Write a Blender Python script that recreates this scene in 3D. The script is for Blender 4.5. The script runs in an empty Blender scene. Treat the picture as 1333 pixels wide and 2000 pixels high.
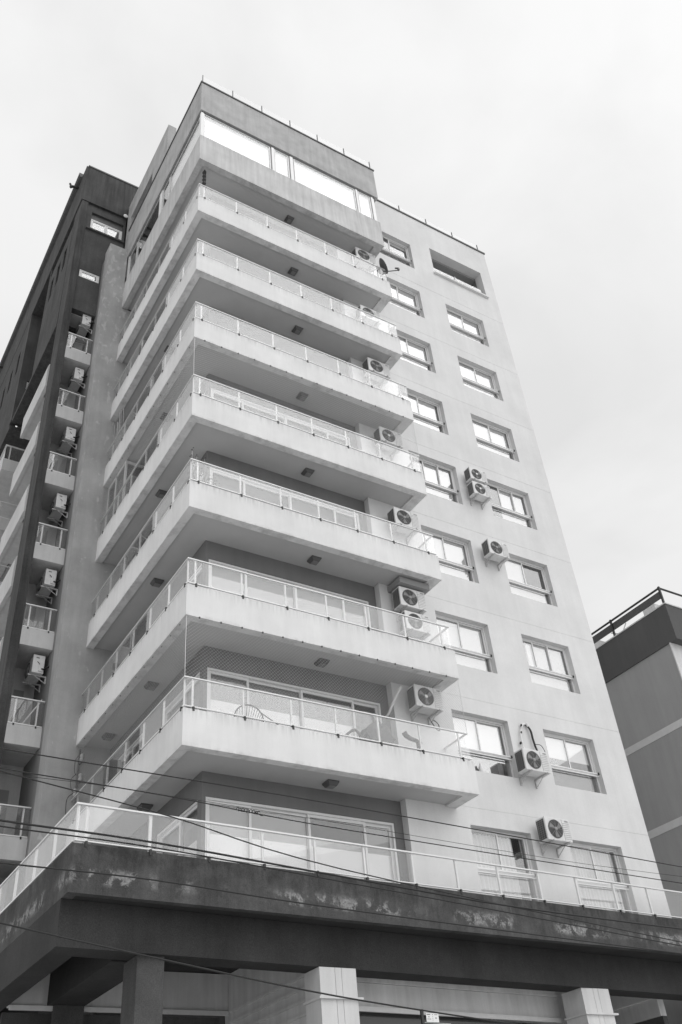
import bpy, bmesh, math, random
from mathutils import Vector, Matrix
random.seed(7)
SC = bpy.context.scene
COL = SC.collection
PI = math.pi

# ------------------------------------------------------------------ camera
cam_d = bpy.data.cameras.new('camera')
cam = bpy.data.objects.new('camera', cam_d)
COL.objects.link(cam)
cam_d.sensor_fit = 'VERTICAL'
cam_d.sensor_height = 36.0
cam_d.sensor_width = 24.0
cam_d.lens = 32.551
cam_d.clip_start = 0.1
cam_d.clip_end = 3000
_r = Vector((0.8526107809, -0.5167064241, -0.0779058885))
_u = Vector((-0.2686784571, -0.5613602293, 0.7827429844))
_w = Vector((0.4481815959, 0.6464434733, 0.6174496683))
_M = Matrix(((_r.x, _u.x, -_w.x), (_r.y, _u.y, -_w.y), (_r.z, _u.z, -_w.z))).to_4x4()
_M.translation = Vector((-6.2423, -14.8132, 1.6))
cam.matrix_world = _M
SC.camera = cam

# ------------------------------------------------------------------ sky, sun, exposure
SUN_EL, SUN_AZ = math.radians(48), math.radians(30)      # azimuth: 0 = straight in front of the facade (from -y), + = from the right
sun_dir = Vector((math.sin(SUN_AZ) * math.cos(SUN_EL), -math.cos(SUN_AZ) * math.cos(SUN_EL), math.sin(SUN_EL)))
W = bpy.data.worlds.new('World')
SC.world = W
W.use_nodes = True
nt = W.node_tree
nt.nodes.clear()
def wn(t, **k):
    n = nt.nodes.new(t)
    for a, b in k.items():
        setattr(n, a, b)
    return n
w_out = wn('ShaderNodeOutputWorld')
w_bg = wn('ShaderNodeBackground')
w_bg.inputs['Strength'].default_value = 0.07
w_sky = wn('ShaderNodeTexSky', sky_type='NISHITA', sun_disc=False)
w_sky.dust_density = 2.5                              # thick haze: a broad glow round the veiled sun
w_sky.sun_elevation = SUN_EL
w_sky.sun_rotation = math.radians(180) - SUN_AZ
w_bw = wn('ShaderNodeRGBToBW')
nt.links.new(w_sky.outputs[0], w_bw.inputs[0])
w_tc = wn('ShaderNodeTexCoord')
w_map = wn('ShaderNodeMapping')
w_map.inputs['Scale'].default_value = (1.0, 1.0, 2.2)
w_map.inputs['Location'].default_value = (0.35, 0.1, 0.4)
nt.links.new(w_tc.outputs['Generated'], w_map.inputs[0])
w_no = wn('ShaderNodeTexNoise')
w_no.inputs['Scale'].default_value = 2.3
w_no.inputs['Detail'].default_value = 7
w_no.inputs['Roughness'].default_value = 0.5
w_no.inputs['Distortion'].default_value = 0.3
nt.links.new(w_map.outputs[0], w_no.inputs['Vector'])
w_cr = wn('ShaderNodeValToRGB')
w_cr.color_ramp.elements[0].position = 0.32
w_cr.color_ramp.elements[0].color = (10.6, 10.6, 10.6, 1)
w_cr.color_ramp.elements[1].position = 0.56
w_cr.color_ramp.elements[1].color = (12.6, 12.6, 12.6, 1)
nt.links.new(w_no.outputs['Fac'], w_cr.inputs[0])
w_sep = wn('ShaderNodeSeparateXYZ')
nt.links.new(w_tc.outputs['Generated'], w_sep.inputs[0])
w_mr = wn('ShaderNodeMapRange')
w_mr.inputs['From Min'].default_value = 0.35
w_mr.inputs['From Max'].default_value = 0.85
w_mr.inputs['To Min'].default_value = 0.86
w_mr.inputs['To Max'].default_value = 1.03
nt.links.new(w_sep.outputs['Z'], w_mr.inputs['Value'])
w_mul = wn('ShaderNodeMix', data_type='RGBA', blend_type='MULTIPLY')
w_mul.inputs['Factor'].default_value = 1
nt.links.new(w_cr.outputs[0], w_mul.inputs['A'])
nt.links.new(w_mr.outputs[0], w_mul.inputs['B'])
w_mix = wn('ShaderNodeMix', data_type='RGBA', blend_type='ADD')
w_mix.inputs['Factor'].default_value = 0.9             # cloud cover in front of the hazy sky
nt.links.new(w_bw.outputs[0], w_mix.inputs['A'])
nt.links.new(w_mul.outputs['Result'], w_mix.inputs['B'])
nt.links.new(w_mix.outputs['Result'], w_bg.inputs['Color'])
nt.links.new(w_bg.outputs[0], w_out.inputs['Surface'])

sun_d = bpy.data.lights.new('sun', 'SUN')
sun_d.energy = 0.65
sun_d.angle = math.radians(60)
sun_d.color = (1.0, 1.0, 1.0)
sun = bpy.data.objects.new('sun', sun_d)
COL.objects.link(sun)
sun.rotation_euler = sun_dir.to_track_quat('Z', 'Y').to_euler()
sun.location = (0, -20, 60)

vs = SC.view_settings
vs.view_transform = 'Standard'
vs.look = 'None'
vs.exposure = 0.0
vs.gamma = 1.0
vs.use_curve_mapping = False
SC.render.engine = 'CYCLES'
SC.cycles.max_bounces = 10
SC.cycles.diffuse_bounces = 4
SC.cycles.glossy_bounces = 4
SC.cycles.transmission_bounces = 4
SC.cycles.transparent_max_bounces = 24
SC.cycles.caustics_reflective = False
SC.cycles.caustics_refractive = False
SC.cycles.sample_clamp_indirect = 6

# ------------------------------------------------------------------ materials (everything in the monochrome photograph is grey)
class Mat:
    def __init__(s, name):
        s.m = bpy.data.materials.new(name)
        s.m.use_nodes = True
        s.t = s.m.node_tree
        s.t.nodes.clear()
        s.out = s.n('ShaderNodeOutputMaterial')
    def n(s, t, **k):
        x = s.t.nodes.new(t)
        for a, b in k.items():
            setattr(x, a, b)
        return x
    def l(s, a, b):
        s.t.links.new(a, b)
    def noise(s, vec, scale, detail=4, rough=0.55, dist=0.0):
        x = s.n('ShaderNodeTexNoise')
        x.inputs['Scale'].default_value = scale
        x.inputs['Detail'].default_value = detail
        x.inputs['Roughness'].default_value = rough
        x.inputs['Distortion'].default_value = dist
        s.l(vec, x.inputs['Vector'])
        return x.outputs['Fac']
    def mapping(s, vec, scale=(1, 1, 1), loc=(0, 0, 0)):
        x = s.n('ShaderNodeMapping')
        x.inputs['Scale'].default_value = scale
        x.inputs['Location'].default_value = loc
        s.l(vec, x.inputs['Vector'])
        return x.outputs[0]
    def mr(s, v, a, b, c, d, smooth=False):
        x = s.n('ShaderNodeMapRange')
        if smooth:
            x.interpolation_type = 'SMOOTHSTEP'
        for i, q in zip(('From Min', 'From Max', 'To Min', 'To Max'), (a, b, c, d)):
            x.inputs[i].default_value = q
        s.l(v, x.inputs['Value'])
        return x.outputs[0]
    def math(s, op, a, b):
        x = s.n('ShaderNodeMath', operation=op)
        for i, q in enumerate((a, b)):
            if isinstance(q, (int, float)):
                x.inputs[i].default_value = q
            else:
                s.l(q, x.inputs[i])
        return x.outputs[0]
    def mixv(s, f, a, b):
        x = s.n('ShaderNodeMix', data_type='FLOAT')
        for i, q in zip((0, 2, 3), (f, a, b)):
            if isinstance(q, (int, float)):
                x.inputs[i].default_value = q
            else:
                s.l(q, x.inputs[i])
        return x.outputs[0]
    def bsdf(s, val, rough=0.8, spec=0.3, metal=0.0, bump=None, bstr=0.2, bdist=0.01):
        p = s.n('ShaderNodeBsdfPrincipled')
        p.inputs['Roughness'].default_value = rough
        p.inputs['Specular IOR Level'].default_value = spec
        p.inputs['Metallic'].default_value = metal
        if isinstance(val, (int, float)):
            p.inputs['Base Color'].default_value = (val, val, val, 1)
        else:
            c = s.n('ShaderNodeCombineColor')
            for i in range(3):
                s.l(val, c.inputs[i])
            s.l(c.outputs[0], p.inputs['Base Color'])
        if bump is not None:
            b = s.n('ShaderNodeBump')
            b.inputs['Strength'].default_value = bstr
            b.inputs['Distance'].default_value = bdist
            s.l(bump, b.inputs['Height'])
            s.l(b.outputs[0], p.inputs['Normal'])
        return p

def stucco(name, base, blotch=0.12, streak=0.10, grain=0.05, rough=0.9, top=None, cloud=0.9, bstr=0.25, flakes=None):
    """painted render: blotches, vertical rain streaks, fine grain; top = (z of an upper edge in object space, drip length)"""
    m = Mat(name)
    geo = m.n('ShaderNodeNewGeometry')
    pos = geo.outputs['Position']
    a = m.noise(pos, cloud, 5, 0.6)
    b = m.noise(m.mapping(pos, (5.0, 5.0, 0.35)), 1.0, 5, 0.65)
    c = m.noise(pos, 70, 2)
    v = m.mr(a, 0.3, 0.7, 1 - blotch, 1 + blotch * 0.5)
    v = m.math('MULTIPLY', v, m.mr(b, 0.35, 0.75, 1 + streak * 0.4, 1 - streak))
    v = m.math('MULTIPLY', v, m.mr(c, 0.3, 0.7, 1 - grain, 1 + grain))
    if top:
        tc = m.n('ShaderNodeTexCoord')
        sp = m.n('ShaderNodeSeparateXYZ')
        m.l(tc.outputs['Object'], sp.inputs[0])
        near = m.mr(sp.outputs['Z'], top[0] - top[1], top[0], 0, 1)
        d = m.noise(m.mapping(pos, (14, 14, 0.8)), 1.0, 5, 0.7)
        e = m.math('MULTIPLY', m.math('POWER', near, 2.0), m.mr(d, 0.42, 0.75, 0, 1))
        v = m.math('MULTIPLY', v, m.mr(e, 0, 1, 1, 1 - top[2]))
        nb = m.mr(sp.outputs['Z'], top[3], top[3] + 0.09, 1, 0)
        f = m.math('MULTIPLY', nb, m.mr(m.noise(pos, 3.0, 5, 0.7), 0.45, 0.7, 0, 1))
        v = m.math('MULTIPLY', v, m.mr(f, 0, 1, 1, 1 - top[2] * 0.7))
    v = m.math('MULTIPLY', v, base)
    if flakes:
        sp2 = m.n('ShaderNodeSeparateXYZ')
        m.l(pos, sp2.inputs[0])
        up = m.mr(sp2.outputs['Z'], flakes[0], flakes[1], 0, 1)
        fl = m.noise(m.mapping(pos, (4.5, 4.5, 2.2)), 1.0, 6, 0.6, 0.4)
        th = m.mr(m.math('ADD', fl, m.math('MULTIPLY', up, 0.10)), 0.64, 0.70, 0, 0.75)
        v = m.mixv(th, v, 0.55)
    p = m.bsdf(v, rough, 0.2, bump=c, bstr=bstr, bdist=0.006)
    m.l(p.outputs[0], m.out.inputs['Surface'])
    return m.m

def plain(name, v, rough=0.5, spec=0.4, metal=0.0, var=0.0, scale=6):
    m = Mat(name)
    val = v
    if var:
        geo = m.n('ShaderNodeNewGeometry')
        nz = m.noise(geo.outputs['Position'], scale, 5, 0.6)
        val = m.math('MULTIPLY', m.mr(nz, 0.3, 0.7, 1 - var, 1 + var), v)
    p = m.bsdf(val, rough, spec, metal)
    m.l(p.outputs[0], m.out.inputs['Surface'])
    return m.m

def dark_stucco(name, base, peel=False, wash=0.0, st=1.0):
    m = Mat(name)
    geo = m.n('ShaderNodeNewGeometry')
    pos = geo.outputs['Position']
    a = m.noise(pos, 0.8, 6, 0.65)
    b = m.noise(m.mapping(pos, (7.0, 7.0, 0.4)), 1.0, 6, 0.7)
    c = m.noise(pos, 55, 2)
    v = m.mr(a, 0.3, 0.7, 0.72, 1.25)
    v = m.math('MULTIPLY', v, m.mr(b, 0.3, 0.75, 1 - 0.22 * st, 1 + 0.3 * st + wash))
    v = m.math('MULTIPLY', v, m.mr(c, 0.3, 0.72, 0.8, 1.25))
    v = m.math('MULTIPLY', v, base)
    if peel:
        sp = m.n('ShaderNodeSeparateXYZ')
        m.l(pos, sp.inputs[0])
        # grey weathering over the fascia, mould just under its edge, bare patches along the slab line
        g1 = m.noise(m.mapping(pos, (1.2, 1.2, 1.6)), 1.0, 7, 0.7)
        v = m.math('ADD', v, m.math('MULTIPLY', m.mr(g1, 0.45, 0.75, 0, 1), 0.05))
        mo = m.math('MULTIPLY', m.mr(sp.outputs['Z'], 6.42, 6.78, 0, 1), m.mr(m.noise(m.mapping(pos, (3, 3, 1.2)), 1.0, 6, 0.7), 0.42, 0.62, 0, 1))
        v = m.math('MULTIPLY', v, m.mr(mo, 0, 1, 1, 0.5))
        z1 = m.mr(sp.outputs['Z'], 6.24, 6.36, 0, 1, True)
        z2 = m.mr(sp.outputs['Z'], 6.44, 6.60, 1, 0, True)
        band = m.math('MULTIPLY', z1, z2)
        gate = m.mr(m.noise(m.mapping(pos, (0.75, 0.75, 0.2), (1.7, 0, 0)), 1.0, 2, 0.5), 0.40, 0.52, 0, 1)
        n2 = m.noise(pos, 3.2, 8, 0.68, 0.35)
        msk = m.math('MULTIPLY', m.math('MULTIPLY', band, gate), m.mr(n2, 0.49, 0.545, 0, 0.9))
        n3 = m.noise(pos, 22, 4, 0.6)
        v = m.mixv(msk, v, m.mr(n3, 0.3, 0.7, 0.10, 0.38))
        # few drip marks of pale paint
        dr = m.noise(m.mapping(pos, (16, 16, 1.1)), 1.0, 3, 0.5)
        v = m.mixv(m.math('MULTIPLY', m.mr(dr, 0.735, 0.78, 0, 1), 0.7), v, 0.3)
    p = m.bsdf(v, 0.85, 0.25, bump=c, bstr=0.35, bdist=0.008)
    m.l(p.outputs[0], m.out.inputs['Surface'])
    return m.m

def glass(name, refl=0.12, tint=0.9, veil=0.0, veil_val=0.75, rough=0.0, edge=0.9):
    """thin pane: mirror part rising at grazing angles + see-through part + an optional pale film"""
    m = Mat(name)
    tr = m.n('ShaderNodeBsdfTransparent')
    tr.inputs[0].default_value = (tint, tint, tint, 1)
    lw = m.n('ShaderNodeFresnel')
    g0 = m.n('ShaderNodeNewGeometry')
    m.l(m.mr(g0.outputs['Backfacing'], 0, 1, 1.5, 1 / 1.5), lw.inputs[0])      # same reflectance from either side of the pane
    f = m.mr(lw.outputs[0], 0.04, 1.0, refl, edge)
    gl = m.n('ShaderNodeBsdfGlossy')
    gl.inputs['Roughness'].default_value = rough
    gl.inputs[0].default_value = (0.95, 0.95, 0.95, 1)
    geo = m.n('ShaderNodeNewGeometry')
    # slightly uneven panes so that the reflections waver
    b = m.n('ShaderNodeBump')
    b.inputs['Strength'].default_value = 0.012
    b.inputs['Distance'].default_value = 0.02
    m.l(m.noise(geo.outputs['Position'], 1.3, 1), b.inputs['Height'])
    m.l(b.outputs[0], gl.inputs['Normal'])
    base = tr.outputs[0]
    if veil:
        df = m.n('ShaderNodeBsdfDiffuse')
        df.inputs[0].default_value = (veil_val,) * 3 + (1,)
        tl = m.n('ShaderNodeBsdfTranslucent')
        tl.inputs[0].default_value = (veil_val,) * 3 + (1,)
        mx = m.n('ShaderNodeMixShader')
        mx.inputs[0].default_value = 0.35
        m.l(df.outputs[0], mx.inputs[1])
        m.l(tl.outputs[0], mx.inputs[2])
        m2 = m.n('ShaderNodeMixShader')
        dirt = m.noise(geo.outputs['Position'], 1.7, 4)
        m.l(m.mr(dirt, 0.3, 0.7, veil * 0.8, veil * 1.15), m2.inputs[0])
        m.l(base, m2.inputs[1])
        m.l(mx.outputs[0], m2.inputs[2])
        base = m2.outputs[0]
    m3 = m.n('ShaderNodeMixShader')
    m.l(f, m3.inputs[0])
    m.l(base, m3.inputs[1])
    m.l(gl.outputs[0], m3.inputs[2])
    m.l(m3.outputs[0], m.out.inputs['Surface'])
    return m.m

M = {}
M['facade'] = stucco('pale_render', 0.69, 0.08, 0.045, 0.04)
M['balcony'] = stucco('balcony_render', 0.74, 0.09, 0.05, 0.05, top=(0.76, 0.35, 0.45, 0.0))
M['balcony_old'] = stucco('weathered_render', 0.58, 0.16, 0.20, 0.05, top=(1.4, 0.7, 0.35, 0.0))
M['band'] = stucco('roof_band_render', 0.44, 0.20, 0.16, 0.05, cloud=1.4)
M['soffit'] = stucco('soffit_paint', 0.52, 0.08, 0.0, 0.03, cloud=0.7)
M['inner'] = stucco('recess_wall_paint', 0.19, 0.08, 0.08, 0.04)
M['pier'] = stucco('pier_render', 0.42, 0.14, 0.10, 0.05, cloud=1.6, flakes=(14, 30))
M['pier_shaded'] = stucco('pier_render_shaded', 0.24, 0.10, 0.10, 0.05)  # pier render darkened: the shade of the side face put into the colour
M['loggia'] = stucco('loggia_render', 0.58, 0.12, 0.12, 0.05)
M['dark'] = dark_stucco('dark_render', 0.078, st=0.5)
M['dark_side'] = dark_stucco('dark_streaked_render', 0.048, wash=0.5)
M['fascia'] = dark_stucco('weathered_dark_render', 0.062, peel=True)
M['beam'] = dark_stucco('dark_beam_paint', 0.038, st=0.35)
M['white_metal'] = plain('white_aluminium', 0.74, 0.35, 0.5)
M['alu'] = plain('grey_aluminium', 0.60, 0.38, 0.5)
M['rail_metal'] = plain('satin_steel', 0.70, 0.3, 0.5, metal=0.1)
M['black_metal'] = plain('black_metal', 0.03, 0.5)
M['coping'] = plain('dark_coping', 0.10, 0.6, var=0.2)
M['blind'] = plain('white_blind', 0.80, 0.8, 0.2, var=0.03, scale=2)
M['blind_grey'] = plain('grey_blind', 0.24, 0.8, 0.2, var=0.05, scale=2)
M['blind_mid'] = plain('pale_blind', 0.84, 0.8, 0.2, var=0.04, scale=2)
M['curtain'] = plain('white_curtain', 0.74, 0.9, 0.1)
M['dark_panel'] = plain('dark_interior', 0.06, 0.8)
M['interior'] = plain('room_wall', 0.30, 0.9, 0.2)
M['pane'] = glass('window_glass', refl=0.18, tint=1.0)
M['door_glass'] = glass('door_glass', refl=0.06, tint=1.0)
M['pane_hi'] = glass('mirrored_window_glass', refl=0.14, tint=0.95)
M['pane_dk'] = glass('smoked_window_glass', refl=0.14, tint=0.75)
M['rail_glass'] = glass('balustrade_glass', refl=0.055, tint=1.0, veil=0.045, veil_val=0.9, edge=0.7)
M['clear_glass'] = glass('clear_roof_glass', refl=0.006, tint=1.0, edge=0.15)
M['ac_case'] = plain('ac_enamel', 0.66, 0.45, 0.4, var=0.08, scale=9)
M['ac_dark'] = plain('ac_dark_void', 0.05, 0.7)
M['ac_grille'] = plain('ac_grille', 0.28, 0.5)
M['ac_fin'] = plain('ac_fins', 0.30, 0.5)
M['galv'] = plain('galvanised_bracket', 0.52, 0.5, metal=0.3, var=0.2, scale=20)
M['lamp_metal'] = plain('lamp_housing', 0.10, 0.5)
M['lamp_glass'] = plain('lamp_diffuser', 0.22, 0.4)
M['cable'] = plain('cable_rubber', 0.018, 0.6)
M['hose_white'] = plain('white_hose_tape', 0.75, 0.6)
M['net'] = plain('net_cord', 0.62, 0.7)
M['clad'] = stucco('white_cladding', 0.66, 0.06, 0.10, 0.03)
M['shop'] = stucco('shop_fascia_paint', 0.60, 0.14, 0.16, 0.04)
M['shop_trim'] = plain('shop_trim_paint', 0.62, 0.6, var=0.06)
M['shop_glass'] = plain('dark_shop_glass', 0.06, 0.12, 0.5)
M['leaf'] = plain('leaf', 0.10, 0.6, var=0.3, scale=15)
M['leaf_pale'] = plain('pale_leaf', 0.30, 0.6, var=0.2, scale=15)
M['stick'] = plain('pale_cane', 0.45, 0.7, var=0.2, scale=15)
M['cloth_dark'] = plain('dark_cover', 0.05, 0.45, var=0.3, scale=10)
M['porcelain'] = plain('glazed_porcelain', 0.45, 0.2)
M['paper'] = plain('sign_white', 0.8, 0.5)
M['print'] = plain('sign_print', 0.12, 0.6)
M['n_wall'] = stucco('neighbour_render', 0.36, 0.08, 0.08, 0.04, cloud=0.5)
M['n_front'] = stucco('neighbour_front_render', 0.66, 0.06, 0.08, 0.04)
M['n_dark'] = stucco('neighbour_dark_band', 0.11, 0.10, 0.08, 0.04, cloud=0.5)
M['n_line'] = plain('neighbour_slab_edge', 0.60, 0.8, var=0.04)
M['asphalt'] = stucco('concrete_road', 0.50, 0.2, 0, 0.2)
M['paving'] = stucco('paving', 0.60, 0.12, 0, 0.08)
M['ground'] = stucco('ground_far', 0.58, 0.12, 0, 0.05)
M['paint_line'] = plain('road_paint', 0.7, 0.7, var=0.1)

# ------------------------------------------------------------------ mesh helpers
class MB:
    def __init__(s):
        s.v, s.f = [], []
    def box(s, x0, x1, y0, y1, z0, z1):
        if x0 > x1: x0, x1 = x1, x0
        if y0 > y1: y0, y1 = y1, y0
        if z0 > z1: z0, z1 = z1, z0
        b = len(s.v)
        s.v += [(x0, y0, z0), (x1, y0, z0), (x1, y1, z0), (x0, y1, z0), (x0, y0, z1), (x1, y0, z1), (x1, y1, z1), (x0, y1, z1)]
        for q in ((0, 3, 2, 1), (4, 5, 6, 7), (0, 1, 5, 4), (1, 2, 6, 5), (2, 3, 7, 6), (3, 0, 4, 7)):
            s.f.append([b + i for i in q])
        return s
    def prism(s, pts, z0, z1):
        """pts counter-clockwise seen from above"""
        b, n = len(s.v), len(pts)
        s.v += [(p[0], p[1], z0) for p in pts] + [(p[0], p[1], z1) for p in pts]
        s.f.append([b + i for i in reversed(range(n))])
        s.f.append([b + n + i for i in range(n)])
        for i in range(n):
            j = (i + 1) % n
            s.f.append([b + i, b + j, b + n + j, b + n + i])
        return s
    def tube(s, pts, r, n=6, cap=True, r2=None):
        pts = [Vector(p) for p in pts]
        b = len(s.v)
        k = len(pts)
        for i, p in enumerate(pts):
            d = (pts[min(i + 1, k - 1)] - pts[max(i - 1, 0)]).normalized()
            a = Vector((0, 0, 1)) if abs(d.z) < 0.9 else Vector((1, 0, 0))
            e1 = d.cross(a).normalized()
            e2 = d.cross(e1).normalized()
            rr = r if r2 is None else r + (r2 - r) * i / max(1, k - 1)
            for q in range(n):
                t = 2 * PI * q / n
                s.v.append(tuple(p + e1 * (rr * math.cos(t)) + e2 * (rr * math.sin(t))))
        for i in range(k - 1):
            for q in range(n):
                q2 = (q + 1) % n
                s.f.append([b + i * n + q, b + i * n + q2, b + (i + 1) * n + q2, b + (i + 1) * n + q])
        if cap:
            s.f.append([b + q for q in reversed(range(n))])
            s.f.append([b + (k - 1) * n + q for q in range(n)])
        return s
    def lathe(s, prof, origin=(0, 0, 0), axis='z', n=20):
        """prof: list of (radius, height)"""
        b = len(s.v)
        ox, oy, oz = origin
        for (r, h) in prof:
            for q in range(n):
                t = 2 * PI * q / n
                c, d = r * math.cos(t), r * math.sin(t)
                if axis == 'z': s.v.append((ox + c, oy + d, oz + h))
                elif axis == 'y': s.v.append((ox + c, oy + h, oz + d))
                else: s.v.append((ox + h, oy + c, oz + d))
        for i in range(len(prof) - 1):
            for q in range(n):
                q2 = (q + 1) % n
                s.f.append([b + i * n + q, b + i * n + q2, b + (i + 1) * n + q2, b + (i + 1) * n + q])
        s.f.append([b + q for q in reversed(range(n))])
        s.f.append([b + (len(prof) - 1) * n + q for q in range(n)])
        return s
    def quad(s, *p):
        b = len(s.v)
        s.v += [tuple(q) for q in p]
        s.f.append(list(range(b, b + len(p))))
        return s
    def mesh(s, name, mat, smooth=False, fix=True):
        me = bpy.data.meshes.new(name)
        me.from_pydata(s.v, [], s.f)
        if fix:
            bm = bmesh.new()
            bm.from_mesh(me)
            bmesh.ops.recalc_face_normals(bm, faces=bm.faces)
            bm.to_mesh(me)
            bm.free()
        if smooth:
            me.polygons.foreach_set('use_smooth', [True] * len(me.polygons))
        if mat is not None:
            me.materials.append(mat)
        me.update()
        return me

def obj(name, src, mat=None, parent=None, loc=(0, 0, 0), smooth=False, rotz=0.0, kind=None, label=None):
    """link one mesh object; src is an MB or a mesh shared between alike pieces"""
    me = src.mesh(name, mat, smooth) if isinstance(src, MB) else src
    o = bpy.data.objects.new(name, me)
    COL.objects.link(o)
    if parent is not None:
        o.parent = parent
    o.location = loc
    o.rotation_euler.z = rotz
    if kind: o['kind'] = kind
    if label: o['label'] = label
    return o

def thing(name, label, cat, loc=(0, 0, 0), group=None, rotz=0.0):
    o = bpy.data.objects.new(name, None)
    COL.objects.link(o)
    o.location = loc
    o.rotation_euler.z = rotz
    o['label'] = label
    o['category'] = cat
    if group: o['group'] = group
    return o

def tag(o, label, cat, group=None):
    o['label'] = label
    o['category'] = cat
    if group: o['group'] = group
    return o

KIDS = {}
def copy_tree(o, parent=None):
    c = o.copy()
    COL.objects.link(c)
    c.parent = parent
    for ch in list(o.children):
        copy_tree(ch, c)
    return c

_mesh_cache = {}
def cached(key, fn):
    if key not in _mesh_cache:
        _mesh_cache[key] = fn()
    return _mesh_cache[key]

def grid_wall(us, vs_, filled, d0, d1, axis='y'):
    """a wall with openings as one clean shell: us, vs_ are breakpoints, filled(i, j) tells a solid cell.
    axis 'y': u = x, wall between y = d0 and d1.  axis 'x': u = y, wall between x = d0 and d1."""
    mb = MB()
    def P(u, v, d):
        return (u, d, v) if axis == 'y' else (d, u, v)
    nu, nv = len(us) - 1, len(vs_) - 1
    F = [[filled(i, j) for j in range(nv)] for i in range(nu)]
    def g(i, j):
        return 0 <= i < nu and 0 <= j < nv and F[i][j]
    for i in range(nu):
        for j in range(nv):
            if not F[i][j]:
                continue
            u0, u1, v0, v1 = us[i], us[i + 1], vs_[j], vs_[j + 1]
            mb.quad(P(u0, v0, d0), P(u1, v0, d0), P(u1, v1, d0), P(u0, v1, d0))
            mb.quad(P(u0, v0, d1), P(u0, v1, d1), P(u1, v1, d1), P(u1, v0, d1))
            if not g(i - 1, j): mb.quad(P(u0, v0, d0), P(u0, v1, d0), P(u0, v1, d1), P(u0, v0, d1))
            if not g(i + 1, j): mb.quad(P(u1, v0, d0), P(u1, v0, d1), P(u1, v1, d1), P(u1, v1, d0))
            if not g(i, j - 1): mb.quad(P(u0, v0, d0), P(u0, v0, d1), P(u1, v0, d1), P(u1, v0, d0))
            if not g(i, j + 1): mb.quad(P(u0, v1, d0), P(u1, v1, d0), P(u1, v1, d1), P(u0, v1, d1))
    # weld
    key, nv_, mp = {}, [], []
    for p in mb.v:
        k = tuple(round(c, 5) for c in p)
        if k not in key:
            key[k] = len(nv_)
            nv_.append(p)
        mp.append(key[k])
    mb.v = nv_
    mb.f = [[mp[i] for i in f] for f in mb.f]
    return mb

def wall_holes(u0, u1, v0, v1, holes, d0, d1, axis='y'):
    us = sorted({u0, u1} | {h[0] for h in holes} | {h[1] for h in holes})
    vv = sorted({v0, v1} | {h[2] for h in holes} | {h[3] for h in holes})
    us = [u for u in us if u0 <= u <= u1]
    vv = [v for v in vv if v0 <= v <= v1]
    def filled(i, j):
        cu, cv = (us[i] + us[i + 1]) / 2, (vv[j] + vv[j + 1]) / 2
        return not any(h[0] < cu < h[1] and h[2] < cv < h[3] for h in holes)
    return grid_wall(us, vv, filled, d0, d1, axis)

# ------------------------------------------------------------------ the main dimensions (metres)
H = 2.8                 # storey
Z0 = 8.94               # underside of the lowest full balcony
BW, BD = 6.92, 6.68     # balcony length on the street side / on the left side
FY = 0.85               # street facade
FX = 13.017             # right end of the facade
IY, IX = 1.05, 0.88     # walls at the back of the balconies
def zk(k): return Z0 + H * k

# ------------------------------------------------------------------ ground and street
o = obj('ground', MB().box(-400, 400, -400, 400, -0.5, -0.004), M['ground'], kind='structure')
o = obj('road', MB().box(-200, 200, -13.2, -4.4, -0.4, 0.0), M['asphalt'], kind='structure')
mb = MB()
mb.box(-200, 200, -4.4, -4.22, -0.3, 0.13)
mb.box(-200, 200, -13.38, -13.2, -0.3, 0.13)
obj('kerb', mb, M['paving'], kind='structure')
obj('pavement', MB().box(-200, 200, -4.22, 14, -0.3, 0.12), M['paving'], kind='structure')
obj('far_pavement', MB().box(-200, 200, -17.5, -13.38, -0.3, 0.12), M['paving'], kind='structure')
mb = MB()
for i in range(-12, 13):
    mb.box(i * 6.0, i * 6.0 + 3.0, -8.86, -8.74, -0.01, 0.004)
obj('road_marking', mb, M['paint_line'], kind='structure')

# ------------------------------------------------------------------ the pale tower
tower = thing('apartment_tower', 'tall pale apartment tower with stacked wraparound balconies over a dark podium', 'building')

# --- street facade, one course per storey with a shadow joint between courses
WA, WB = (7.25, 9.00), (10.16, 11.90)
GAP = 0.006
for k in range(-1, 8):
    lo = zk(k) + 0.082 + (GAP if k > -1 else 0.09)
    hi = zk(k + 1) + 0.082 - GAP
    sill, head = zk(k) + 1.0, zk(k) + 2.48
    holes = []
    if k == -1:
        holes = [(WA[0], WA[1], zk(k) + 0.2, head), (WB[0], WB[1], zk(k) + 0.2, head)]
    elif k == 7:
        hi = 33.0
        holes = [(WA[0], WA[1], sill, head), (9.97, 12.49, zk(7) + 1.38, zk(7) + 2.91)]
    else:
        holes = [(WA[0], WA[1], sill, head), (WB[0], WB[1], sill, head)]
    obj('wall', wall_holes(5.55, FX, lo, hi, holes, FY, FY + 0.34), M['facade'], tower)
mb = MB()
for k in range(0, 8):
    mb.box(5.56, FX - 0.01, FY + 0.005, FY + 0.3, zk(k) + 0.05, zk(k) + 0.11)
obj('wall_joint', mb, M['facade'], tower)
obj('wall', MB().box(FX - 0.3, FX - 0.003, FY + 0.345, 12.5, 5.5, 32.9), M['facade'], tower)
obj('back_wall', MB().box(1.0, FX - 0.31, 12.2, 12.5, 5.5, 32.9), M['facade'], tower)
core = MB().box(2.6, FX - 0.32, 4.45, 4.6, 6.31, 32.9)
obj('partition_wall', core, M['interior'], tower)
mb = MB()
for k in range(-1, 9):
    mb.box(IX + 0.2, FX - 0.32, FY + 0.36, 12.1, zk(k) + 0.02, zk(k) + 0.18)
obj('floor_slab', mb, M['interior'], tower)
mb = MB()
mb.box(7.06, FX + 0.04, FY - 0.04, FY + 0.5, 33.0, 33.07)
mb.box(FX - 0.4, FX + 0.04, FY + 0.503, 12.5, 33.0, 33.07)
obj('roof_coping', mb, M['coping'], tower)
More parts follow.
